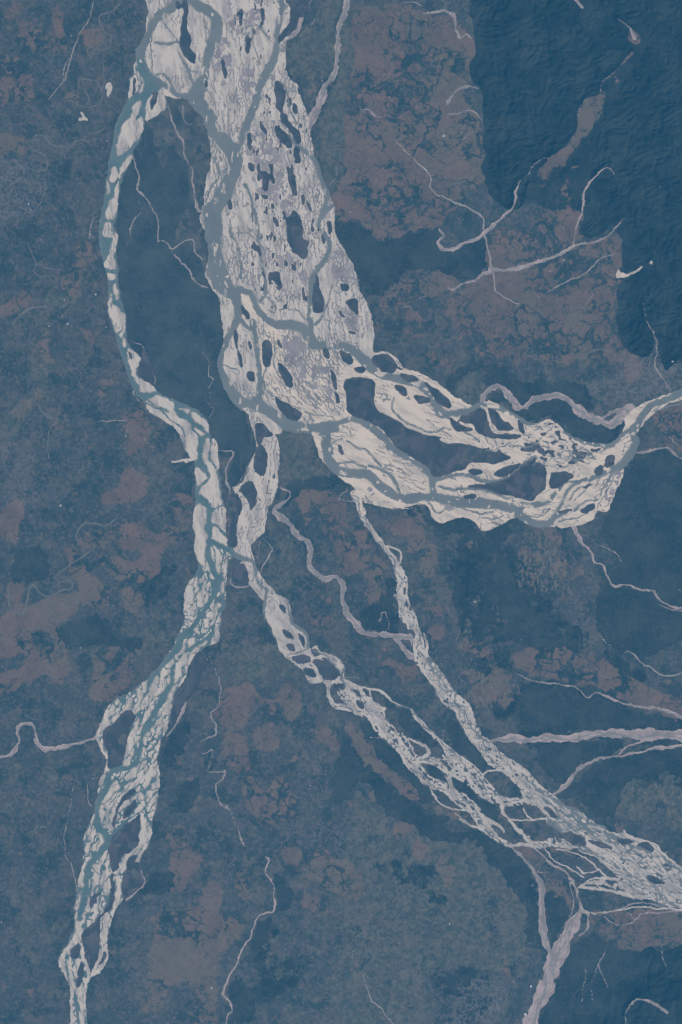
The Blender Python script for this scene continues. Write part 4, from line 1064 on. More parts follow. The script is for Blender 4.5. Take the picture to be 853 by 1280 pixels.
# dark wood on level ground round the hills
wf = n.step(n.m('ADD', cw, n.m('ADD', n.m('MULTIPLY', n.m('SUBTRACT', n.noise(0.5, 5, 0.6, vec=wv, off=53.0), 0.5), 1.6), n.m('MULTIPLY', rag, 0.7))), 0.44, 0.56)
wood = n.mix(n.step(n.noise(0.8, 6, 0.7, off=54.0), 0.38, 0.66), (0.011, 0.018, 0.015), (0.028, 0.034, 0.026))
col = n.mix(wf, col, wood)
# brown cropland with dark winding drains
brn = n.mix(n.step(n.noise(0.4, 5, 0.65, off=12.0), 0.36, 0.64), (0.092, 0.064, 0.047), (0.128, 0.083, 0.058))
brn = n.mix(n.m('MULTIPLY', n.step(tone, 0.48, 0.60), 0.75), brn, (0.104, 0.082, 0.054))
bn = n.noise(0.42, 4, 0.55, vec=wv, off=14.0)
bf = n.step(n.m('ADD', cb, n.m('ADD', n.m('MULTIPLY', n.m('SUBTRACT', bn, 0.5), 2.3), n.m('MULTIPLY', rag, 0.9))), 0.28, 0.44)
vary = n.noise(0.22, 3, 0.5, off=25.0)
l1 = n.m('ABSOLUTE', n.m('SUBTRACT', n.m('ADD', n.noise(0.26, 3, 0.5, vec=w2, off=17.0), n.m('MULTIPLY', rag, 0.06)), 0.5))
l2 = n.m('ABSOLUTE', n.m('SUBTRACT', n.m('ADD', n.noise(0.62, 3, 0.5, vec=w2, off=27.0), n.m('MULTIPLY', rag, 0.09)), 0.5))
l4 = n.m('ABSOLUTE', n.m('SUBTRACT', n.m('ADD', n.noise(1.5, 3, 0.55, vec=w2, off=29.0), n.m('MULTIPLY', rag, 0.2)), 0.5))
wid = n.m('MULTIPLY', n.m('SUBTRACT', vary, 0.44), 0.16)
d1 = n.step(n.m('SUBTRACT', l1, wid), 0.002, 0.010)
d2 = n.step(n.m('SUBTRACT', l2, wid), 0.002, 0.012)
d4 = n.step(n.m('SUBTRACT', l4, n.m('MULTIPLY', wid, 0.9)), 0.0, 0.02)
drain = n.m('MULTIPLY', d1, n.m('MULTIPLY', n.m('MULTIPLY_ADD', d2, 0.8, 0.2), n.m('MULTIPLY_ADD', d4, 0.35, 0.65)))
bfd = n.m('MULTIPLY', n.m('MULTIPLY', bf, drain), 0.9)
col = n.mix(bfd, col, brn)
cbm = n.m('MINIMUM', cb, 1.0)
col = n.mix(n.m('MULTIPLY', n.m('SUBTRACT', 1.0, drain), n.m('MULTIPLY', cbm, 0.8)), col, (0.016, 0.028, 0.024))
# tan plots scattered in the dark land under the bend
fm = nt.nodes.new('ShaderNodeMapping')
fm.inputs['Scale'].default_value = (1.5, 0.75, 1.0)
nt.links.new(w2, fm.inputs['Vector'])
fk = n.m('ADD', n.noise(2.0, 4, 0.6, vec=fm.outputs[0], off=55.0), n.m('MULTIPLY', n.m('SUBTRACT', fl_, 1.0), 0.35))
col = n.mix(n.m('MULTIPLY', n.step(fk, 0.50, 0.56), 0.9), col, (0.112, 0.092, 0.066))
# faint old loops
l3 = n.m('ABSOLUTE', n.m('SUBTRACT', n.noise(0.33, 2, 0.45, dist=1.2, off=41.0), 0.5))
loop = n.m('MULTIPLY', n.step(l3, 0.011, 0.004), n.step(n.noise(0.2, 2, 0.5, off=43.0), 0.45, 0.58))
col = n.mix(n.m('MULTIPLY', n.m('MULTIPLY', loop, 0.5), n.m('SUBTRACT', 1.0, cw)), col, (0.100, 0.088, 0.072))
lanes = n.step(n.vor(1.1, 'DISTANCE_TO_EDGE', vec=n.warp(1.5, 0.4)), 0.06, 0.025)
tf = n.m('MULTIPLY', n.m('MULTIPLY', ct, 0.7), n.m('MAXIMUM', n.m('MULTIPLY', lanes, 0.8), n.step(n.noise(3.0, 4, 0.75, off=22.0), 0.48, 0.62)))
col = n.mix(tf, col, (0.125, 0.110, 0.098))
sp = n.m('GREATER_THAN', n.noise(6.5, 2, 0.5, off=21.0), n.m('MULTIPLY_ADD', ct, -0.13, 0.78))
col = n.mix(n.m('MULTIPLY', sp, 0.5), col, (0.22, 0.20, 0.18))
# small plots, each with its own tone
vc = n.sep(n.vor(3.4, 'F1', vec=w2, out='Color'))[0]
vd = n.sep(n.vor(7.0, 'F1', vec=w2, out='Color'))[1]
plot = n.m('MULTIPLY_ADD', vc, 0.6, n.m('MULTIPLY', vd, 0.4))
pk = n.m('MULTIPLY', n.m('SUBTRACT', 1.0, n.m('MULTIPLY', wf, 0.7)), n.m('SUBTRACT', 1.0, n.m('MULTIPLY', bfd, 0.55)))
col = n.mix(n.m('MULTIPLY', n.step(plot, 0.55, 0.90), n.m('MULTIPLY', pk, 0.42)), col, (0.116, 0.100, 0.076))
col = n.mix(n.m('MULTIPLY', n.step(plot, 0.45, 0.10), n.m('MULTIPLY', pk, 0.55)), col, (0.018, 0.028, 0.024))
nt.links.new(col, bs.inputs['Base Color'])
M_ground = gm

# wooded hills
M_hill, nt, bs = newmat('hill_forest')
n = N(nt)
c = n.mix(n.step(n.noise(0.35, 6, 0.65), 0.35, 0.68), (0.009, 0.015, 0.012), (0.024, 0.030, 0.024))
c = n.mix(n.m('MULTIPLY', n.step(n.noise(2.2, 4, 0.7, off=2.0), 0.55, 0.75), 0.5), c, (0.055, 0.055, 0.032))
nt.links.new(c, bs.inputs['Base Color'])

# forests of the plain
M_wood, nt, bs = newmat('forest_canopy')
n = N(nt)
wv = n.warp(0.5, 1.4)
c = n.mix(n.step(n.noise(0.30, 7, 0.66, vec=wv), 0.36, 0.64), (0.012, 0.02, 0.018), (0.032, 0.038, 0.031))
c = n.mix(n.m('MULTIPLY', n.step(n.noise(5.0, 3, 0.8, off=2.0), 0.46, 0.70), 0.65), c, (0.06, 0.058, 0.044))
sl = n.m('ABSOLUTE', n.m('SUBTRACT', n.noise(0.24, 3, 0.5, dist=1.5, off=6.0), 0.5))
c = n.mix(n.m('MULTIPLY', n.step(sl, 0.018, 0.003), 0.35), c, (0.06, 0.058, 0.044))
c = n.mix(n.m('MULTIPLY', n.step(n.noise(1.1, 6, 0.7, vec=wv, off=9.0), 0.60, 0.72), 0.40), c, (0.06, 0.058, 0.044))
nt.links.new(c, bs.inputs['Base Color'])

M_core, nt, bs = newmat('island_forest_hazed')  # forest canopy made paler: haze veil over the island put into the colour
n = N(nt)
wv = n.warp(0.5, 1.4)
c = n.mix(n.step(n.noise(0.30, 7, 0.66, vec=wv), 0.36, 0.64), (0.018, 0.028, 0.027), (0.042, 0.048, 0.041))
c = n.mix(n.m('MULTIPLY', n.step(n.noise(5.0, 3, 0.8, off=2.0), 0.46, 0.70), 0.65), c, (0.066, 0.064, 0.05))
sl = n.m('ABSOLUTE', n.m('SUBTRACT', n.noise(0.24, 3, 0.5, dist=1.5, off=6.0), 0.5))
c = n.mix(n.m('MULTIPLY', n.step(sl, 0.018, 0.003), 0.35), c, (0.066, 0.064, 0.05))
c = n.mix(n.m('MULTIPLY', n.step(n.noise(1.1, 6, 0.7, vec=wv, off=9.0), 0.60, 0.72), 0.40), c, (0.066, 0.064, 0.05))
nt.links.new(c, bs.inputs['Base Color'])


def sandmat(name, dry, damp, amt, ang=None):
    m, nt, bs = newmat(name)
    n = N(nt)
    wv = n.warp(1.6, 0.5)
    if ang is not None:                       # streaks laid down along the flow
        mp = nt.nodes.new('ShaderNodeMapping')
        mp.vector_type = 'POINT'
        mp.inputs['Rotation'].default_value = (0, 0, math.radians(ang))
        nt.links.new(wv, mp.inputs['Vector'])
        mq = nt.nodes.new('ShaderNodeMapping')
        mq.inputs['Scale'].default_value = (0.40, 1.7, 1)
        nt.links.new(mp.outputs[0], mq.inputs['Vector'])
        wv = mq.outputs[0]
    f = n.step(n.noise(0.8, 6, 0.62, vec=wv), 0.42, 0.66)
    c = n.mix(n.m('MULTIPLY', f, amt), dry, damp)
    g = n.step(n.noise(4.5, 4, 0.7, vec=wv, off=4.0), 0.56, 0.70)
    c = n.mix(n.m('MULTIPLY', g, amt * 0.8), c, damp)
    h = n.step(n.noise(7.0, 3, 0.7, off=7.0), 0.4, 0.75)
    c = n.mix(n.m('MULTIPLY', h, 0.25), c, tuple(min(1, q * 1.15) for q in dry))
    nt.links.new(c, bs.inputs['Base Color'])
    return m


M_sand = sandmat('dry_sand', (0.400, 0.335, 0.272), (0.190, 0.168, 0.145), 0.85, 80)
M_sand_e = sandmat('clean_sand', (0.455, 0.365, 0.280), (0.235, 0.200, 0.164), 0.7, 25)
M_sand_s = sandmat('grey_gravel', (0.370, 0.312, 0.258), (0.165, 0.146, 0.124), 0.8, 48)
M_bed = sandmat('stream_sand', (0.290, 0.222, 0.194), (0.140, 0.115, 0.102), 0.85)
M_thin = sandmat('narrow_stream_sand', (0.215, 0.180, 0.158), (0.120, 0.106, 0.094), 0.8)
M_wet = sandmat('wet_silt', (0.180, 0.158, 0.138), (0.115, 0.106, 0.092), 0.7)
M_scrub = sandmat('dry_scrub', (0.225, 0.185, 0.175), (0.130, 0.115, 0.106), 0.8)
M_oxbow = sandmat('silted_loop', (0.105, 0.094, 0.076), (0.065, 0.064, 0.052), 0.8)
M_marg = sandmat('wet_margin', (0.200, 0.180, 0.150), (0.140, 0.134, 0.112), 0.8)
M_road = sandmat('road_dust', (0.230, 0.190, 0.160), (0.150, 0.130, 0.110), 0.6)

M_isle, nt, bs = newmat('island_grass')
n = N(nt)
c = n.mix(n.step(n.noise(0.5, 6, 0.65), 0.35, 0.66), (0.046, 0.046, 0.044), (0.074, 0.062, 0.058))
c = n.mix(n.m('MULTIPLY', n.step(n.noise(2.2, 5, 0.7, off=2.0), 0.55, 0.72), 0.5), c, (0.120, 0.098, 0.080))
nt.links.new(c, bs.inputs['Base Color'])
M_thick, nt, bs = newmat('island_thicket')
n = N(nt)
c = n.mix(n.step(n.noise(0.9, 5, 0.65), 0.35, 0.66), (0.030, 0.036, 0.034), (0.050, 0.048, 0.044))
nt.links.new(c, bs.inputs['Base Color'])
M_meadow, nt, bs = newmat('island_meadow')
n = N(nt)
c = n.mix(n.step(n.noise(0.7, 6, 0.7), 0.38, 0.64), (0.036, 0.042, 0.036), (0.086, 0.078, 0.062))
nt.links.new(c, bs.inputs['Base Color'])

M_water, nt, bs = newmat('river_water')
n = N(nt)
teal = n.attr('teal').outputs['Fac']
wa = n.mix(n.step(n.noise(0.35, 5, 0.6), 0.3, 0.7), (0.100, 0.104, 0.092), (0.126, 0.124, 0.106))
wt = n.mix(n.step(n.noise(0.6, 5, 0.6), 0.3, 0.7), (0.054, 0.086, 0.080), (0.080, 0.110, 0.096))
c = n.mix(teal, wa, wt)
c = n.mix(n.m('MULTIPLY', n.step(n.noise(2.6, 5, 0.65, off=3.0), 0.54, 0.72), 0.45), c, (0.165, 0.152, 0.124))
nt.links.new(c, bs.inputs['Base Color'])
bs.inputs['Roughness'].default_value = 0.35
bs.inputs['Specular IOR Level'].default_value = 0.25


def plain(name, c, r=0.8):
    m, nt, bs = newmat(name)
    n = N(nt)
    nt.links.new(n.mix(n.noise(9.0, 2), c, tuple(q * 0.8 for q in c)), bs.inputs['Base Color'])
    bs.inputs['Roughness'].default_value = r
    return m


M_roof = plain('pale_roof', (0.40, 0.38, 0.35))
M_wall = plain('pale_wall', (0.42, 0.38, 0.34))
M_yard = plain('graded_yard', (0.40, 0.33, 0.26))

# ---------------------------------------------------------------- scene
scene = bpy.context.scene
COL = scene.collection
world = bpy.data.worlds.new("World")
scene.world = world
world.use_nodes = True


def spread(lab, n=3):
    for _ in range(n):
        for dy, dx in ((0, 1), (0, -1), (1, 0), (-1, 0)):
            s = np.roll(lab, (dy, dx), (0, 1))
            lab = np.where(lab == 0, s, lab)
    return lab


def world_xy(px, py):
    return (px * KM, -py * KM)


# ground sheet: fine over the survey, coarse to the horizon
xs = np.arange(0, GW, GS) / R - MARG
ys = np.arange(0, GH, GS) / R - MARG
far = np.array([30, 90, 220, 500, 1100, 2400, 5000, 9000])
X = np.concatenate([xs[0] - far[::-1], xs, xs[-1] + far])
Y = np.concatenate([ys[0] - far[::-1], ys, ys[-1] + far])
nf = len(far)


def pad(a):
    a = np.pad(a, nf, mode='edge')
    k = np.array([0.97, 0.93, 0.86, 0.72, 0.6, 0.5, 0.42, 0.4])
    a[:nf] *= k[::-1, None]
    a[-nf:] *= k[:, None]
    a[:, :nf] *= k[None, ::-1]
    a[:, -nf:] *= k[None, :]
    return a


VX, VY = np.meshgrid(X * KM, -Y * KM)
gv = np.stack([VX, VY, np.zeros_like(VX)], -1).reshape(-1, 3)
ny, nx = VX.shape
j, i = np.meshgrid(np.arange(ny - 1), np.arange(nx - 1), indexing='ij')
q = (j * nx + i).ravel()
gq = np.stack([q, q + nx, q + nx + 1, q + 1], 1)
me = bpy.data.meshes.new('ground')
me.vertices.add(len(gv))
me.vertices.foreach_set('co', gv.astype(np.float32).ravel())
me.loops.add(gq.size)
me.loops.foreach_set('vertex_index', gq.astype(np.int32).ravel())
me.polygons.add(len(gq))
me.polygons.foreach_set('loop_start', (np.arange(len(gq)) * 4).astype(np.int32))
me.update(calc_edges=True)
me.materials.append(M_ground)
at = me.color_attributes.new('cover', 'FLOAT_COLOR', 'POINT')
cv = np.stack([pad(brown), pad(green), pad(woodm), pad(town)], -1).astype(np.float32)
at.data.foreach_set('color', cv.ravel())
a_ = me.attributes.new('fleck', 'FLOAT', 'POINT')
a_.data.foreach_set('value', pad(fleckm).astype(np.float32).ravel())
ground = bpy.data.objects.new('ground', me)
COL.objects.link(ground)
tag(ground, 'wide blue-green lowland mottled with brown fields, silted loops and woods', None, None, 'structure')

# hills
for hn, mask, lb in (('hills', ne, 'dark forested hills with fine ridges and spurs in the upper right'), ('hills', se, 'dark forested ridges rising along the southern edge beyond the gravel plain')):
    m = (box(mask, 9 * R) > 0.02)
    yy, xx_ = np.nonzero(m)
    y0, y1, x0, x1 = yy.min() // 2 * 2, yy.max() // 2 * 2, xx_.min() // 2 * 2, xx_.max() // 2 * 2
    sub = (H - 0.02 - 0.12 * np.clip(0.15 - hm, 0, 1))[y0:y1 + 1:2, x0:x1 + 1:2]
    ok = (m & (hm > 0.005))[y0:y1 + 1:2, x0:x1 + 1:2]
    hy, hx = sub.shape
    PX = (np.arange(x0, x1 + 1, 2) / R - MARG) * KM
    PY = -(np.arange(y0, y1 + 1, 2) / R - MARG) * KM
    vx, vy = np.meshgrid(PX, PY)
    j, i = np.nonzero(ok[:-1, :-1] | ok[1:, 1:] | ok[:-1, 1:] | ok[1:, :-1])
    q = j * hx + i
    quads = np.stack([q, q + hx, q + hx + 1, q + 1], 1)
    u, inv = np.unique(quads.ravel(), return_inverse=True)
    v = np.stack([vx.ravel()[u], vy.ravel()[u], sub.ravel()[u]], 1)
    o = obj_from(hn, (1, v, [quads.shape], inv), M_hill)
    tag(o, lb, None, None, 'structure')

# river water under everything that lies in the beds
foot = cls > 0
pieces, _ = march(foot, 0.012, 0.005)
tealmap = box(warped(arm | low), 8)
pieces.sort(key=lambda p: -len(p[1]))
v_all, sh_all, inv_all, off = [], [], [], 0
for p in pieces:
    v_all.append(p[1])
    sh_all += p[2]
    inv_all.append(p[3] + off)
    off += len(p[1])
river = obj_from('river', (1, np.concatenate(v_all), sh_all, np.concatenate(inv_all)), M_water, centre=False)
vv = np.concatenate(v_all)
a = river.data.attributes.new('teal', 'FLOAT', 'POINT')
iy = np.clip(((-vv[:, 1] / KM) + MARG) * R, 0, GH - 1).astype(int)
ix = np.clip(((vv[:, 0] / KM) + MARG) * R, 0, GW - 1).astype(int)
a.data.foreach_set('value', tealmap[iy, ix].astype(np.float32))
tag(river, 'braided grey-green river channels winding between pale sandbars', None, None, 'structure')

# ---------------------------------------------------------------- names for places
LM = [  # x, y, phrase used to find other things, own label when it is an island
    (238, 45, 'the northern strip island', 'long narrow dark island in the pale bar between the two topmost channels'),
    (350, 118, 'the twin lens islands', 'tall dark lens island near the sandy right edge of the great bed'),
    (355, 170, None, 'slanting dark lens island below the tall one by the right edge of the great bed'),
    (370, 168, None, 'dark curved island hugging the narrow channel beside the slanting lens island'),
    (366, 305, 'the oval creek island', 'largest oval dark island of the upper bed, crossed by pale creeks'),
    (398, 370, 'the mid-channel leaf island', 'leaf-shaped dark island standing in the narrow right channel'),
    (334, 440, 'the almond island', 'almond-shaped dark island on the right side of the straight short channel'),
    (357, 472, 'the spindle island', 'slanting dark spindle island in the middle of the pale southern bar'),
    (360, 508, 'the bend island', 'dark triangular island on the inside of the main southern bend'),
    (348, 350, 'the arrow island', 'dark arrow-shaped island split by a pale creek in the middle of the bed'),
    (443, 383, 'the ragged bank island', 'ragged dark island near the right bank above the cross channel'),
    (480, 455, 'the round gateway island', 'rounded dark island at the start of the eastern reach with a pale rim'),
    (438, 448, None, 'dark pointed island just under the cross channel'),
    (550, 495, 'the pale-edged blade island', 'blade-shaped grey-green island between channel and pale bank in the eastern reach'),
    (490, 545, 'the long dark central island', 'biggest dark island of the eastern reach, long with a square western end'),
    (655, 600, 'the dark wedge island', 'dark wedge-shaped island between the two lower channels of the eastern reach'),
    (605, 540, 'the grey-green creek island', 'grey-green island with a curving pale creek through it'),
    (700, 598, 'the small triangular island', 'small triangular island right of the dark wedge island'),
    (764, 577, 'the inlet island', 'small dark island by the mouth of the pale inlet'),
    (152, 918, 'the teardrop island', 'dark teardrop island splitting the western arm near the left tributary'),
    (160, 1035, 'the big southern island', 'large dark island in the lower western arm below the teardrop island'),
    (117, 1165, 'the tapering island', 'tapering dark island between the last two channels of the western arm'),
    (240, 850, 'the long strip island', 'long dark strip island along the right bank of the western arm'),
    (292, 645, 'the dividing ridge island', 'tall narrow dark island between the western arm and the sandy middle branch'),
    (182, 455, 'the wedge in the elbow', 'dark wedge island at the elbow of the western arm'),
    (165, 1110, 'the side-channel island', 'dark island enclosed by the curved side channel of the western arm'),
    (313, 615, None, 'dark pointed island in the sandy middle branch'),
    (300, 720, None, 'round dark island ringed by a pale bar below the junction'),
    (205, 500, 'the elbow of the western arm', None), (135, 290, 'the western narrows', None), (175, 130, 'the head of the western arm', None),
    (297, 172, 'the sharp sand point', None), (335, 60, 'the upper right channel', None), (278, 690, 'the junction of arm and branch', None),
    (825, 505, 'the pale inlet', None), (735, 640, 'the outer eastern bend', None), (600, 655, 'the scalloped south bank', None), (530, 600, 'the clean sand tongue', None),
    (95, 1235, 'the pinched southern outlet', None), (255, 770, 'the braided middle of the western arm', None), (205, 860, 'the wide plait', None), (350, 770, 'the head of the plaits', None), (420, 855, 'the looped plaits', None),
    (470, 910, 'the left plait', None), (560, 860, 'the right plait', None), (510, 770, 'the knotted plait', None), (460, 660, 'the thin plait head', None), (560, 970, 'the forked plaits', None),
    (640, 930, 'the pink tributary mouth', None), (700, 1000, 'the crooked branch mouth', None), (770, 1060, 'the gravel fan', None), (655, 1055, 'the plait junction', None), (330, 560, 'the silted branch head', None), (640, 1000, 'the dark gap in the plaits', None),
]
WORDS = ['', 'second', 'third', 'fourth', 'fifth', 'sixth', 'seventh', 'eighth', 'ninth', 'tenth', 'eleventh', 'twelfth', 'thirteenth', 'fourteenth', 'fifteenth', 'sixteenth', 'seventeenth', 'eighteenth', 'nineteenth', 'twentieth']
OCT = ['east', 'south-east', 'south', 'south-west', 'west', 'north-west', 'north', 'north-east']
SIDE = ['right', 'lower right', 'below', 'lower left', 'left', 'upper left', 'above', 'upper right']


def describe(items, noun, sizes):
    """items: list of dict(x, y, area, long). Writes a label that singles each one out."""
    slots = {}
    for it in items:
        best = None
        for lx, ly, ph, own in LM:
            if ph is None:
                continue
            d = math.hypot(it['x'] - lx, it['y'] - ly)
            if d < 1.0 or (it.get('own') == ph):
                continue
            if best is None or d < best[0]:
                best = (d, lx, ly, ph)
        d, lx, ly, ph = best
        ang = math.atan2(it['y'] - ly, it['x'] - lx)
        o = int(round(ang / (math.pi / 4))) % 8
        it['where'] = (SIDE[o] + ' ' if SIDE[o] in ('below', 'above') else SIDE[o] + ' of ') + ph
        it['d'] = d
        s = sizes[0] if it['area'] > sizes[3] else sizes[1] if it['area'] > sizes[4] else sizes[2]
        shape = 'slender ' if it['long'] > 3.2 else 'oblong ' if it['long'] > 1.8 else 'blunt '
        it['head'] = s + ' ' + shape + noun
        slots.setdefault((it['head'], it['where']), []).append(it)
    for (h, w), lst in slots.items():
        lst.sort(key=lambda k: k['d'])
        for k, it in enumerate(lst):
            if len(lst) == 1:
                it['label'] = h + ' ' + w
            elif k == 0:
                it['label'] = h + ' ' + w + ', the nearest'
            else:
                it['label'] = h + ' ' + w + ', ' + (WORDS[k] if k < len(WORDS) else str(k + 1) + 'th') + ' nearest'


def stats(v):
    x, y = v[:, 0] / KM, -v[:, 1] / KM
    c = np.cov(np.stack([x, y])) + np.eye(2) * 0.05
    e = np.sort(np.linalg.eigvalsh(c))
    return float(x.mean()), float(y.mean()), float(math.sqrt(max(e[1], 1e-3) / max(e[0], 1e-3)))


def merged(ps):
    v, s, i, o = [], [], [], 0
    for p in ps:
        v.append(p[1])
        s += p[2]
        i.append(p[3] + o)
        o += len(p[1])
    return (0, np.concatenate(v), s, np.concatenate(i))


# ---------------------------------------------------------------- sandbars
sandm = cls == SAND
slab = label_map(sandm)
scount = np.bincount(slab.ravel())
slab_x = spread(slab, 4)
sandfull = sandm | ((cls == ISLE) & grow(sandm, 3))
pieces, _ = march(sandfull, 0.022, 0.014, labels=slab_x)
pieces = [p for p in pieces if len(p[1]) > 2]
pieces.sort(key=lambda p: -scount[p[0]])
inframe = lambda v: (v[:, 0].max() > 0.1 and v[:, 0].min() < SW * KM - 0.1 and v[:, 1].min() < -0.1 and v[:, 1].max() > -SH * KM + 0.2) or True
vis = []
outp = []
for p in pieces:
    x, y = p[1][:, 0] / KM, -p[1][:, 1] / KM
    (vis if ((x > 1) & (x < SW - 1) & (y > 1) & (y < SH - 1)).sum() > 3 else outp).append(p)
MAXBAR = 290
bars = []
for p in vis[:MAXBAR]:
    x, y, lg = stats(p[1])
    bars.append(dict(p=p, x=x, y=y, long=lg, area=scount[p[0]] / (R * R)))
describe(bars, 'pale sandbar', ('great', 'broad', 'small', 900, 90))
east_l = east
PL = [(330, 500, 853, 1280)]
barobj = {}
for it in bars:
    x, y = it['x'], it['y']
    iyy, ixx = int((y + MARG) * R), int((x + MARG) * R)
    south = y > 640 and x > 300
    mat = M_sand_e if east[min(max(iyy, 0), GH - 1), min(max(ixx, 0), GW - 1)] else M_sand_s if south else M_sand
    o = obj_from('sandbar', it['p'], mat)
    tag(o, it['label'], 'sandbar', 'sandbars in the eastern reach' if mat is M_sand_e else 'gravel bars of the southern plaits' if south else 'sandbars of the western arm' if tealmap[iyy, ixx] > 0.5 else 'sandbars of the great bed')
    barobj[it['p'][0]] = o
rest = vis[MAXBAR:] + outp
if rest:
    o = obj_from('sand_shoals', merged(rest), M_sand)
    tag(o, 'tiny pale sand shoals scattered in the channels', None, None, 'stuff')
# damp margins where the bars dip under the water
marg = grow(sandm, 3) & (cls == WATER) & (fbm(GH, GW, 5 * R, 601, 3) + 0.25 * box((cls == WATER), 5 * R) > 0.02)
for p in march(marg, 0.017, 0.0135, labels=slab_x, ramp=1)[0]:
    if p[0] in barobj and len(p[1]) > 12:
        o = barobj[p[0]]
        tag(obj_from('wet_margin', p, M_marg, parent=o, base=np.array(o.location)), None, None, None, 'stuff')
# wet threads on the bars
pieces, _ = march(wet & sandm & ~grow(cls == ISLE, 1), 0.027, 0.0235, labels=slab_x, soft=1, ramp=1)
for p in pieces:
    if p[0] in barobj and len(p[1]) > 8:
        o = barobj[p[0]]
        tag(obj_from('wet_thread', p, M_wet, parent=o, base=np.array(o.location)), None, None, None, 'stuff')
# scrub patches
clab = label_map(scrub)
cc = np.bincount(clab.ravel())
pieces, _ = march(scrub, 0.031, 0.025, labels=spread(clab, 2), ramp=1)
used_n = {}
extra = {}
pieces.sort(key=lambda p: -cc[p[0]])
for p in pieces:
    v = p[1]
    yx = ((-v[0, 1] / KM + MARG) * R, (v[0, 0] / KM + MARG) * R)
    sl = slab_x[int(round(yx[0])), int(round(yx[1]))]
    if sl not in barobj:
        continue
    k = used_n.get(sl, 0)
    if k < 60 and cc[p[0]] > 60:
        o = barobj[sl]
        obj_from('scrub_patch', p, M_scrub, parent=o, base=np.array(o.location))
        used_n[sl] = k + 1
    else:
        extra.setdefault(sl, []).append(p)
for sl, ps in extra.items():
    o = barobj[sl]
    tag(obj_from('sparse_scrub', merged(ps), M_scrub, parent=o, base=np.array(o.location)), None, None, None, 'stuff')

# ---------------------------------------------------------------- islands
ilm = cls == ISLE
ilab = label_map(ilm)
icount = np.bincount(ilab.ravel())
ilx = spread(ilab, 3)
pieces, _ = march(ilm, 0.038, 0.016, labels=ilx)
pieces.sort(key=lambda p: -icount[p[0]])
own_of = {}
for lx, ly, ph, own in LM:
    if own:
        l = ilx[int((ly + MARG) * R), int((lx + MARG) * R)]
        if l == 0:
            w = ilx[int((ly - 7 + MARG) * R):int((ly + 7 + MARG) * R), int((lx - 7 + MARG) * R):int((lx + 7 + MARG) * R)]
            w = w[w > 0]
            l = np.bincount(w).argmax() if len(w) else 0
        if l and l not in own_of:
            own_of[l] = (own, ph)
vis, outp = [], []
for p in pieces:
    x, y = p[1][:, 0] / KM, -p[1][:, 1] / KM
    (vis if ((x > 1) & (x < SW - 1) & (y > 1) & (y < SH - 1)).sum() > 3 else outp).append(p)
MAXISLE = 240
isl = []
for p in vis[:MAXISLE]:
    x, y, lg = stats(p[1])
    d = dict(p=p, x=x, y=y, long=lg, area=icount[p[0]] / (R * R))
    if p[0] in own_of:
        d['own'] = own_of[p[0]][1]
        d['lab'] = own_of[p[0]][0]
    isl.append(d)
describe([d for d in isl if 'lab' not in d], 'dark grassy island', ('large', 'middling', 'small', 500, 60))
isleobj = {}
for d in isl:
    o = obj_from('river_island', d['p'], M_isle)
    tag(o, d.get('lab') or d['label'], 'island', 'dark islands of the southern plaits' if d['y'] > 640 and d['x'] > 300 else 'dark islands in the river beds')
    isleobj[d['p'][0]] = o
rest = vis[MAXISLE:] + outp
if rest:
    tag(obj_from('grass_tufts', merged(rest), M_isle), 'tiny dark grassy tufts scattered over the gravel plaits', None, None, 'stuff')
th = ilm & ~grow(~ilm, 3)
thk = th & (fbm(GH, GW, 12 * R, 501, 4) > -0.12)
med = th & ~thk & (fbm(GH, GW, 9 * R, 502, 3) > 0.1)
for mk, nm, mt, z in ((thk, 'thicket', M_thick, 0.048), (med, 'meadow', M_meadow, 0.044)):
    tl = label_map(mk)
    tc = np.bincount(tl.ravel())
    for p in march(mk, z, 0.0405, labels=spread(tl, 2), ramp=1)[0]:
        v = p[1][0]
        k = ilx[int(round((-v[1] / KM + MARG) * R)), int(round((v[0] / KM + MARG) * R))]
        if k in isleobj and icount[k] > 260 and tc[p[0]] > 70:
            o = isleobj[k]
            obj_from(nm, p, mt, parent=o, base=np.array(o.location))

# the great wooded island between the arms
core = isl_core & ~stream
core_l = np.where(core, 1, 0).astype(np.int32)
pieces, _ = march(core, 0.040, 0.004, labels=spread(core_l, 3))
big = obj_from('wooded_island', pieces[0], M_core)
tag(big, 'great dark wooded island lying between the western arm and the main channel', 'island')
g1 = grass_core & core & (fbm(GH, GW, 9 * R, 511, 4) > -0.32)
for p in march(g1, 0.050, 0.042, ramp=1)[0]:
    if len(p[1]) > 60:
        obj_from('grassland', p, M_meadow, parent=big, base=np.array(big.location))

# ---------------------------------------------------------------- woods of the plain
blocked = (cls > 0) | stream | road | (hm > 0.12) | isl_core
taken = np.zeros_like(blocked)
fn = fbm(GH, GW, 7 * R, 521, 3)
for lb, s in FORESTS:
    m = np.zeros((GH, GW), bool)
    fill(m, s)
    m = warped(box(m, 9) + 0.62 * fn > 0.5)
    m &= ~blocked & ~taken
    taken |= m
    l = label_map(m)
    cnt = np.bincount(l.ravel())
    bad = cnt < 60
    bad[0] = False
    m[bad[l]] = False
    ps = march(m, 0.030, 0.004)[0]
    if ps:
        tag(obj_from('forest', merged(ps), M_wood), lb, None, None, 'stuff')

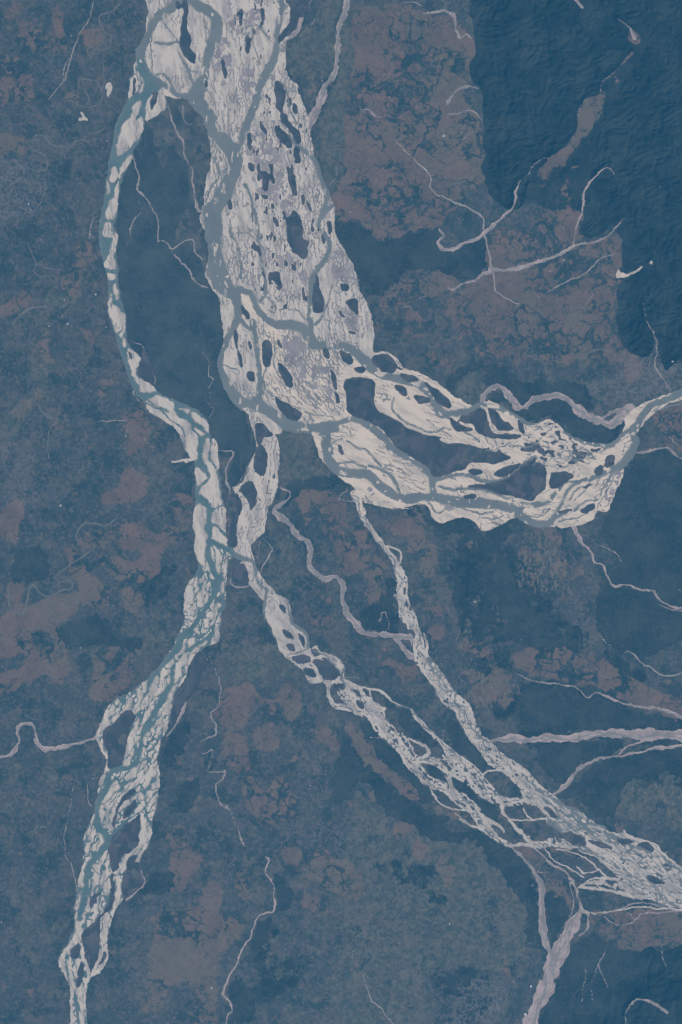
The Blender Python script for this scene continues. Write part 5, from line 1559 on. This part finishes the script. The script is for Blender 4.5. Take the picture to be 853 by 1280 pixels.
# ---------------------------------------------------------------- streams, loops, roads
sm = stream & (cls == LAND)
lab = label_map(grow(sm, 2))
cnt = np.bincount(lab.ravel())
pieces, _ = march(sm | (grow(sm, 1) & (cls == LAND) & (cls > 9)), 0.026, 0.018, drape=True, labels=lab, ramp=1)
for p in pieces:
    x, y, lg = stats(p[1])
    px_ = np.clip(((-p[1][:, 1] / KM) + MARG) * R, 0, GH - 1).astype(int), np.clip((p[1][:, 0] / KM + MARG) * R, 0, GW - 1).astype(int)
    tag(obj_from('stream', p, M_thin if thin[px_].mean() > 0.3 else M_bed), 'pale dry stream bed winding over the dark plain', None, 'pale stream beds', 'structure')
thr = streak & sm
ps = march(thr, 0.032, 0.027, drape=True, ramp=1)[0]
if ps:
    tag(obj_from('wet_bed', merged(ps), M_wet), 'grey wet streaks along the wider dry stream beds', None, None, 'stuff')
for mk, nm, mt, lb in ((oxbow & (cls == LAND) & ~stream & ~taken, 'oxbow', M_oxbow, 'silted meander loops on the western plain'), (road & (cls == LAND), 'road', M_road, 'thin pale straight road crossing the farmland')):
    ps = march(mk, 0.022, 0.008, drape=True, ramp=1)[0]
    if ps:
        tag(obj_from(nm, merged(ps), mt), lb, None, None, 'structure')
for k, p in enumerate(sorted(march(quarry, 0.05, 0.03, drape=True, ramp=1)[0], key=lambda q: -len(q[1]))[:2]):
    o = obj_from('gravel_pit' if k else 'gravel_quarry', p, M_yard)
    tag(o, 'small bright gravel pit on the slope beside the boomerang-shaped scar' if k else 'bright boomerang-shaped gravel scar at the foot of the dark hills', 'quarry')


# ---------------------------------------------------------------- roofs that catch the light
def prism(name, w, l, h, gable, mat, parent, z0=0.0, rot=0.0):
    me = bpy.data.meshes.new(name)
    if gable:
        v = [(-w, -l, z0), (w, -l, z0), (w, l, z0), (-w, l, z0), (0, -l, z0 + h), (0, l, z0 + h)]
        f = [(0, 1, 2, 3)[::-1], (0, 1, 4), (2, 3, 5), (1, 2, 5, 4), (3, 0, 4, 5)]
    else:
        v = [(sx * w, sy * l, z) for z in (z0, z0 + h) for sx, sy in ((-1, -1), (1, -1), (1, 1), (-1, 1))]
        f = [(3, 2, 1, 0), (4, 5, 6, 7), (0, 1, 5, 4), (1, 2, 6, 5), (2, 3, 7, 6), (3, 0, 4, 7)]
    me.from_pydata(v, [], f)
    me.update()
    me.materials.append(mat)
    o = bpy.data.objects.new(name, me)
    COL.objects.link(o)
    if parent:
        o.parent = parent
    return o


SHEDS = [
    (137, 106, .10, .07, 20, 'white shed, uppermost in the bright works yard of the north-west'), (134, 110, .08, .10, 70, 'white shed in the middle of the bright works yard'), (138, 114, .09, .06, 10, 'white shed, lower right in the bright works yard'), (136, 118, .09, .09, 40, 'white shed, lowest in the bright works yard'),
    (103, 144, .08, .05, 30, 'pale shed by the Y-shaped yard, at its upper tip'), (106, 147, .13, .07, -40, 'pale shed by the Y-shaped yard, at its right tip'), (100, 148, .12, .07, 60, 'pale shed by the Y-shaped yard, at its left tip'),
    (85, 405, .12, .08, 35, 'bright white roof alone on the western plain below the farm spots'), (81, 375, .07, .06, 0, 'white roof west of the western arm narrows, beyond the lone bright roof'), (62, 408, .07, .06, 0, 'white roof left of the brightest lone roof'), (120, 368, .10, .10, 20, 'soft pale roof nearest the western arm narrows'), (133, 409, .06, .06, 0, 'tiny white roof beside the bank of the western arm'), (117, 335, .05, .06, 0, 'tiny white roof above the soft pale roof'), (52, 300, .05, .05, 0, 'tiny white roof near the branching loops of the western plain'), (78, 395, .05, .05, 30, 'tiny white roof above the brightest lone roof'),
    (76, 632, .10, .12, 10, 'pale pinkish shed on the western plain above the brown loops'), (101, 810, .06, .06, 0, 'tiny white roof at the edge of the boot-shaped wood'), (142, 757, .05, .05, 0, 'tiny white roof above the boot-shaped wood'), (89, 45, .06, .06, 15, 'tiny white roof beside the thin straight pale line of the north-west'), (134, 176, .06, .05, 0, 'tiny white roof on the bank near the head of the western arm'), (170, 62, .05, .05, 0, 'tiny white roof by the left bank of the topmost channel'), (36, 255, .12, .07, 60, 'long grey-white roof in the hazy western town'), (39, 262, .07, .05, 60, 'short grey-white roof in the hazy western town'),
    (438, 265, .06, .08, 0, 'tiny white roof above the pocket forest by the great bed'), (555, 170, .14, .12, 10, 'pale square yard shed in the brown north-eastern farmland'), (532, 212, .05, .28, 40, 'long pale strip shed in the brown north-eastern farmland'), (790, 505, .08, .06, 30, 'white roof on the point above the pale inlet'), (825, 234, .05, .05, 0, 'tiny white speck of a roof high in the dark hills'), (688, 339, .06, .06, 0, 'tiny white roof below the forked pale streams'), (705, 325, .08, .07, 30, 'white roof beneath the fork of the pale streams'),
    (664, 1233, .11, .14, 10, 'white shed beside the broad dry stream at the southern edge'), (657, 1268, .15, .16, 30, 'large pale shed at the southern edge left of the broad dry stream'), (642, 1227, .05, .05, 0, 'tiny white roof north of the southern town'), (513, 1257, .07, .05, 0, 'tiny white roof in the south-central farmland'), (562, 1155, .07, .08, 0, 'pale roof in the green southern farmland'), (594, 752, .14, .06, 25, 'pale roof at the end of the thin track on the middle plain'), (388, 982, .06, .06, 0, 'tiny white roof left of the dark pointed wood'), (265, 1235, .08, .12, 0, 'pale roof near the slender southern stream'),
    (2, 1153, .06, .10, 0, 'white roof at the left edge of the lower plain'), (841, 452, .12, .08, 20, 'pale sheds on the spur right of the hill stream'),
]
for px, py, w, l, rot, lb in SHEDS:
    e = bpy.data.objects.new('shed', None)
    e.empty_display_size = 0.1
    COL.objects.link(e)
    e.location = (*world_xy(px, py), 0.001 + float(H[int((py + MARG) * R), int((px + MARG) * R)]))
    e.rotation_euler = (0, 0, math.radians(rot))
    tag(e, lb, 'shed', 'pale roofs of sheds and works')
    w, l = w * 0.8, l * 0.8
    prism('wall', w * 0.94, l * 0.94, 0.045, False, M_wall, e)
    prism('roof', w, l, 0.03, True, M_roof, e, 0.0455)
for nm, s, lb in (('works_yard', "d 570,445 590,440 600,465 595,490 580,515 570,505 572,480 562,470", 'bare sandy works yard with white sheds on the north-western plain'),
                  ('works_yard', "d 420,632 440,625 430,600 440,598 455,622 470,635 465,645 450,640 425,645", 'bare Y-shaped pinkish yard south-west of the bright works yard')):
    m = np.zeros((GH, GW), bool)
    fill(m, s)
    for p in march(m, 0.010, 0.003, ramp=1)[0][:1]:
        tag(obj_from(nm, p, M_yard), lb, 'yard', 'bare works yards')

# ---------------------------------------------------------------- air, light, camera
CX, CY, CZ = SW * KM / 2, -SH * KM / 2, 420.0
hz = bpy.data.materials.new('blue_air')
hz.use_nodes = True
nt = hz.node_tree
nt.nodes.clear()
out = nt.nodes.new('ShaderNodeOutputMaterial')
pv = nt.nodes.new('ShaderNodeVolumePrincipled')
pv.inputs['Density'].default_value = 0.00053
pv.inputs['Color'].default_value = (0.038, 0.400, 0.885, 1)
pv.inputs['Anisotropy'].default_value = 0.0
nt.links.new(pv.outputs[0], out.inputs['Volume'])
ext = 760.0
me = bpy.data.meshes.new('haze')
z0, z1 = -0.3, 424.0
v = [(CX + a * ext, CY + b * ext, z) for z in (z0, z1) for a, b in ((-1, -1), (1, -1), (1, 1), (-1, 1))]
me.from_pydata(v, [], [(3, 2, 1, 0), (4, 5, 6, 7), (0, 1, 5, 4), (1, 2, 6, 5), (2, 3, 7, 6), (3, 0, 4, 7)])
me.materials.append(hz)
haze = bpy.data.objects.new('haze', me)
COL.objects.link(haze)
tag(haze, 'thin blue haze of the air over the whole plain', None, None, 'stuff')

EL, AZ = math.radians(46), math.radians(315)      # sun from the upper left of the picture
sd = bpy.data.lights.new('sun', 'SUN')
sd.energy = 4.6
sd.angle = math.radians(0.5)
sd.color = (1.0, 0.95, 0.88)
so = bpy.data.objects.new('sun', sd)
COL.objects.link(so)
so.rotation_euler = (math.radians(90) - EL, 0, math.radians(180) - AZ)
sky = world.node_tree.nodes.new('ShaderNodeTexSky')
sky.sky_type = 'NISHITA'
sky.sun_disc = False
sky.sun_elevation = EL
sky.sun_rotation = AZ
bg = world.node_tree.nodes['Background']
world.node_tree.links.new(sky.outputs[0], bg.inputs[0])
bg.inputs[1].default_value = 0.05

cd = bpy.data.cameras.new('camera')
cd.sensor_width = 36
cd.sensor_fit = 'AUTO'
cd.lens = 36.0 * CZ / (SH * KM)
cd.clip_start = 1.0
cd.clip_end = 5000
cam = bpy.data.objects.new('camera', cd)
COL.objects.link(cam)
cam.location = (CX, CY, CZ)
scene.camera = cam

scene.view_settings.view_transform = 'Standard'
scene.view_settings.look = 'None'
scene.view_settings.exposure = 0.76
scene.view_settings.gamma = 1.0
cy = scene.cycles
cy.use_denoising = True
cy.denoiser = 'OPENIMAGEDENOISE'
cy.denoising_prefilter = 'NONE'
cy.max_bounces = 3
cy.diffuse_bounces = 1
cy.glossy_bounces = 1
cy.transmission_bounces = 1
cy.volume_bounces = 0
cy.transparent_max_bounces = 4
print('objects', len(bpy.data.objects), 'bars', len(bars), 'isles', len(isl))
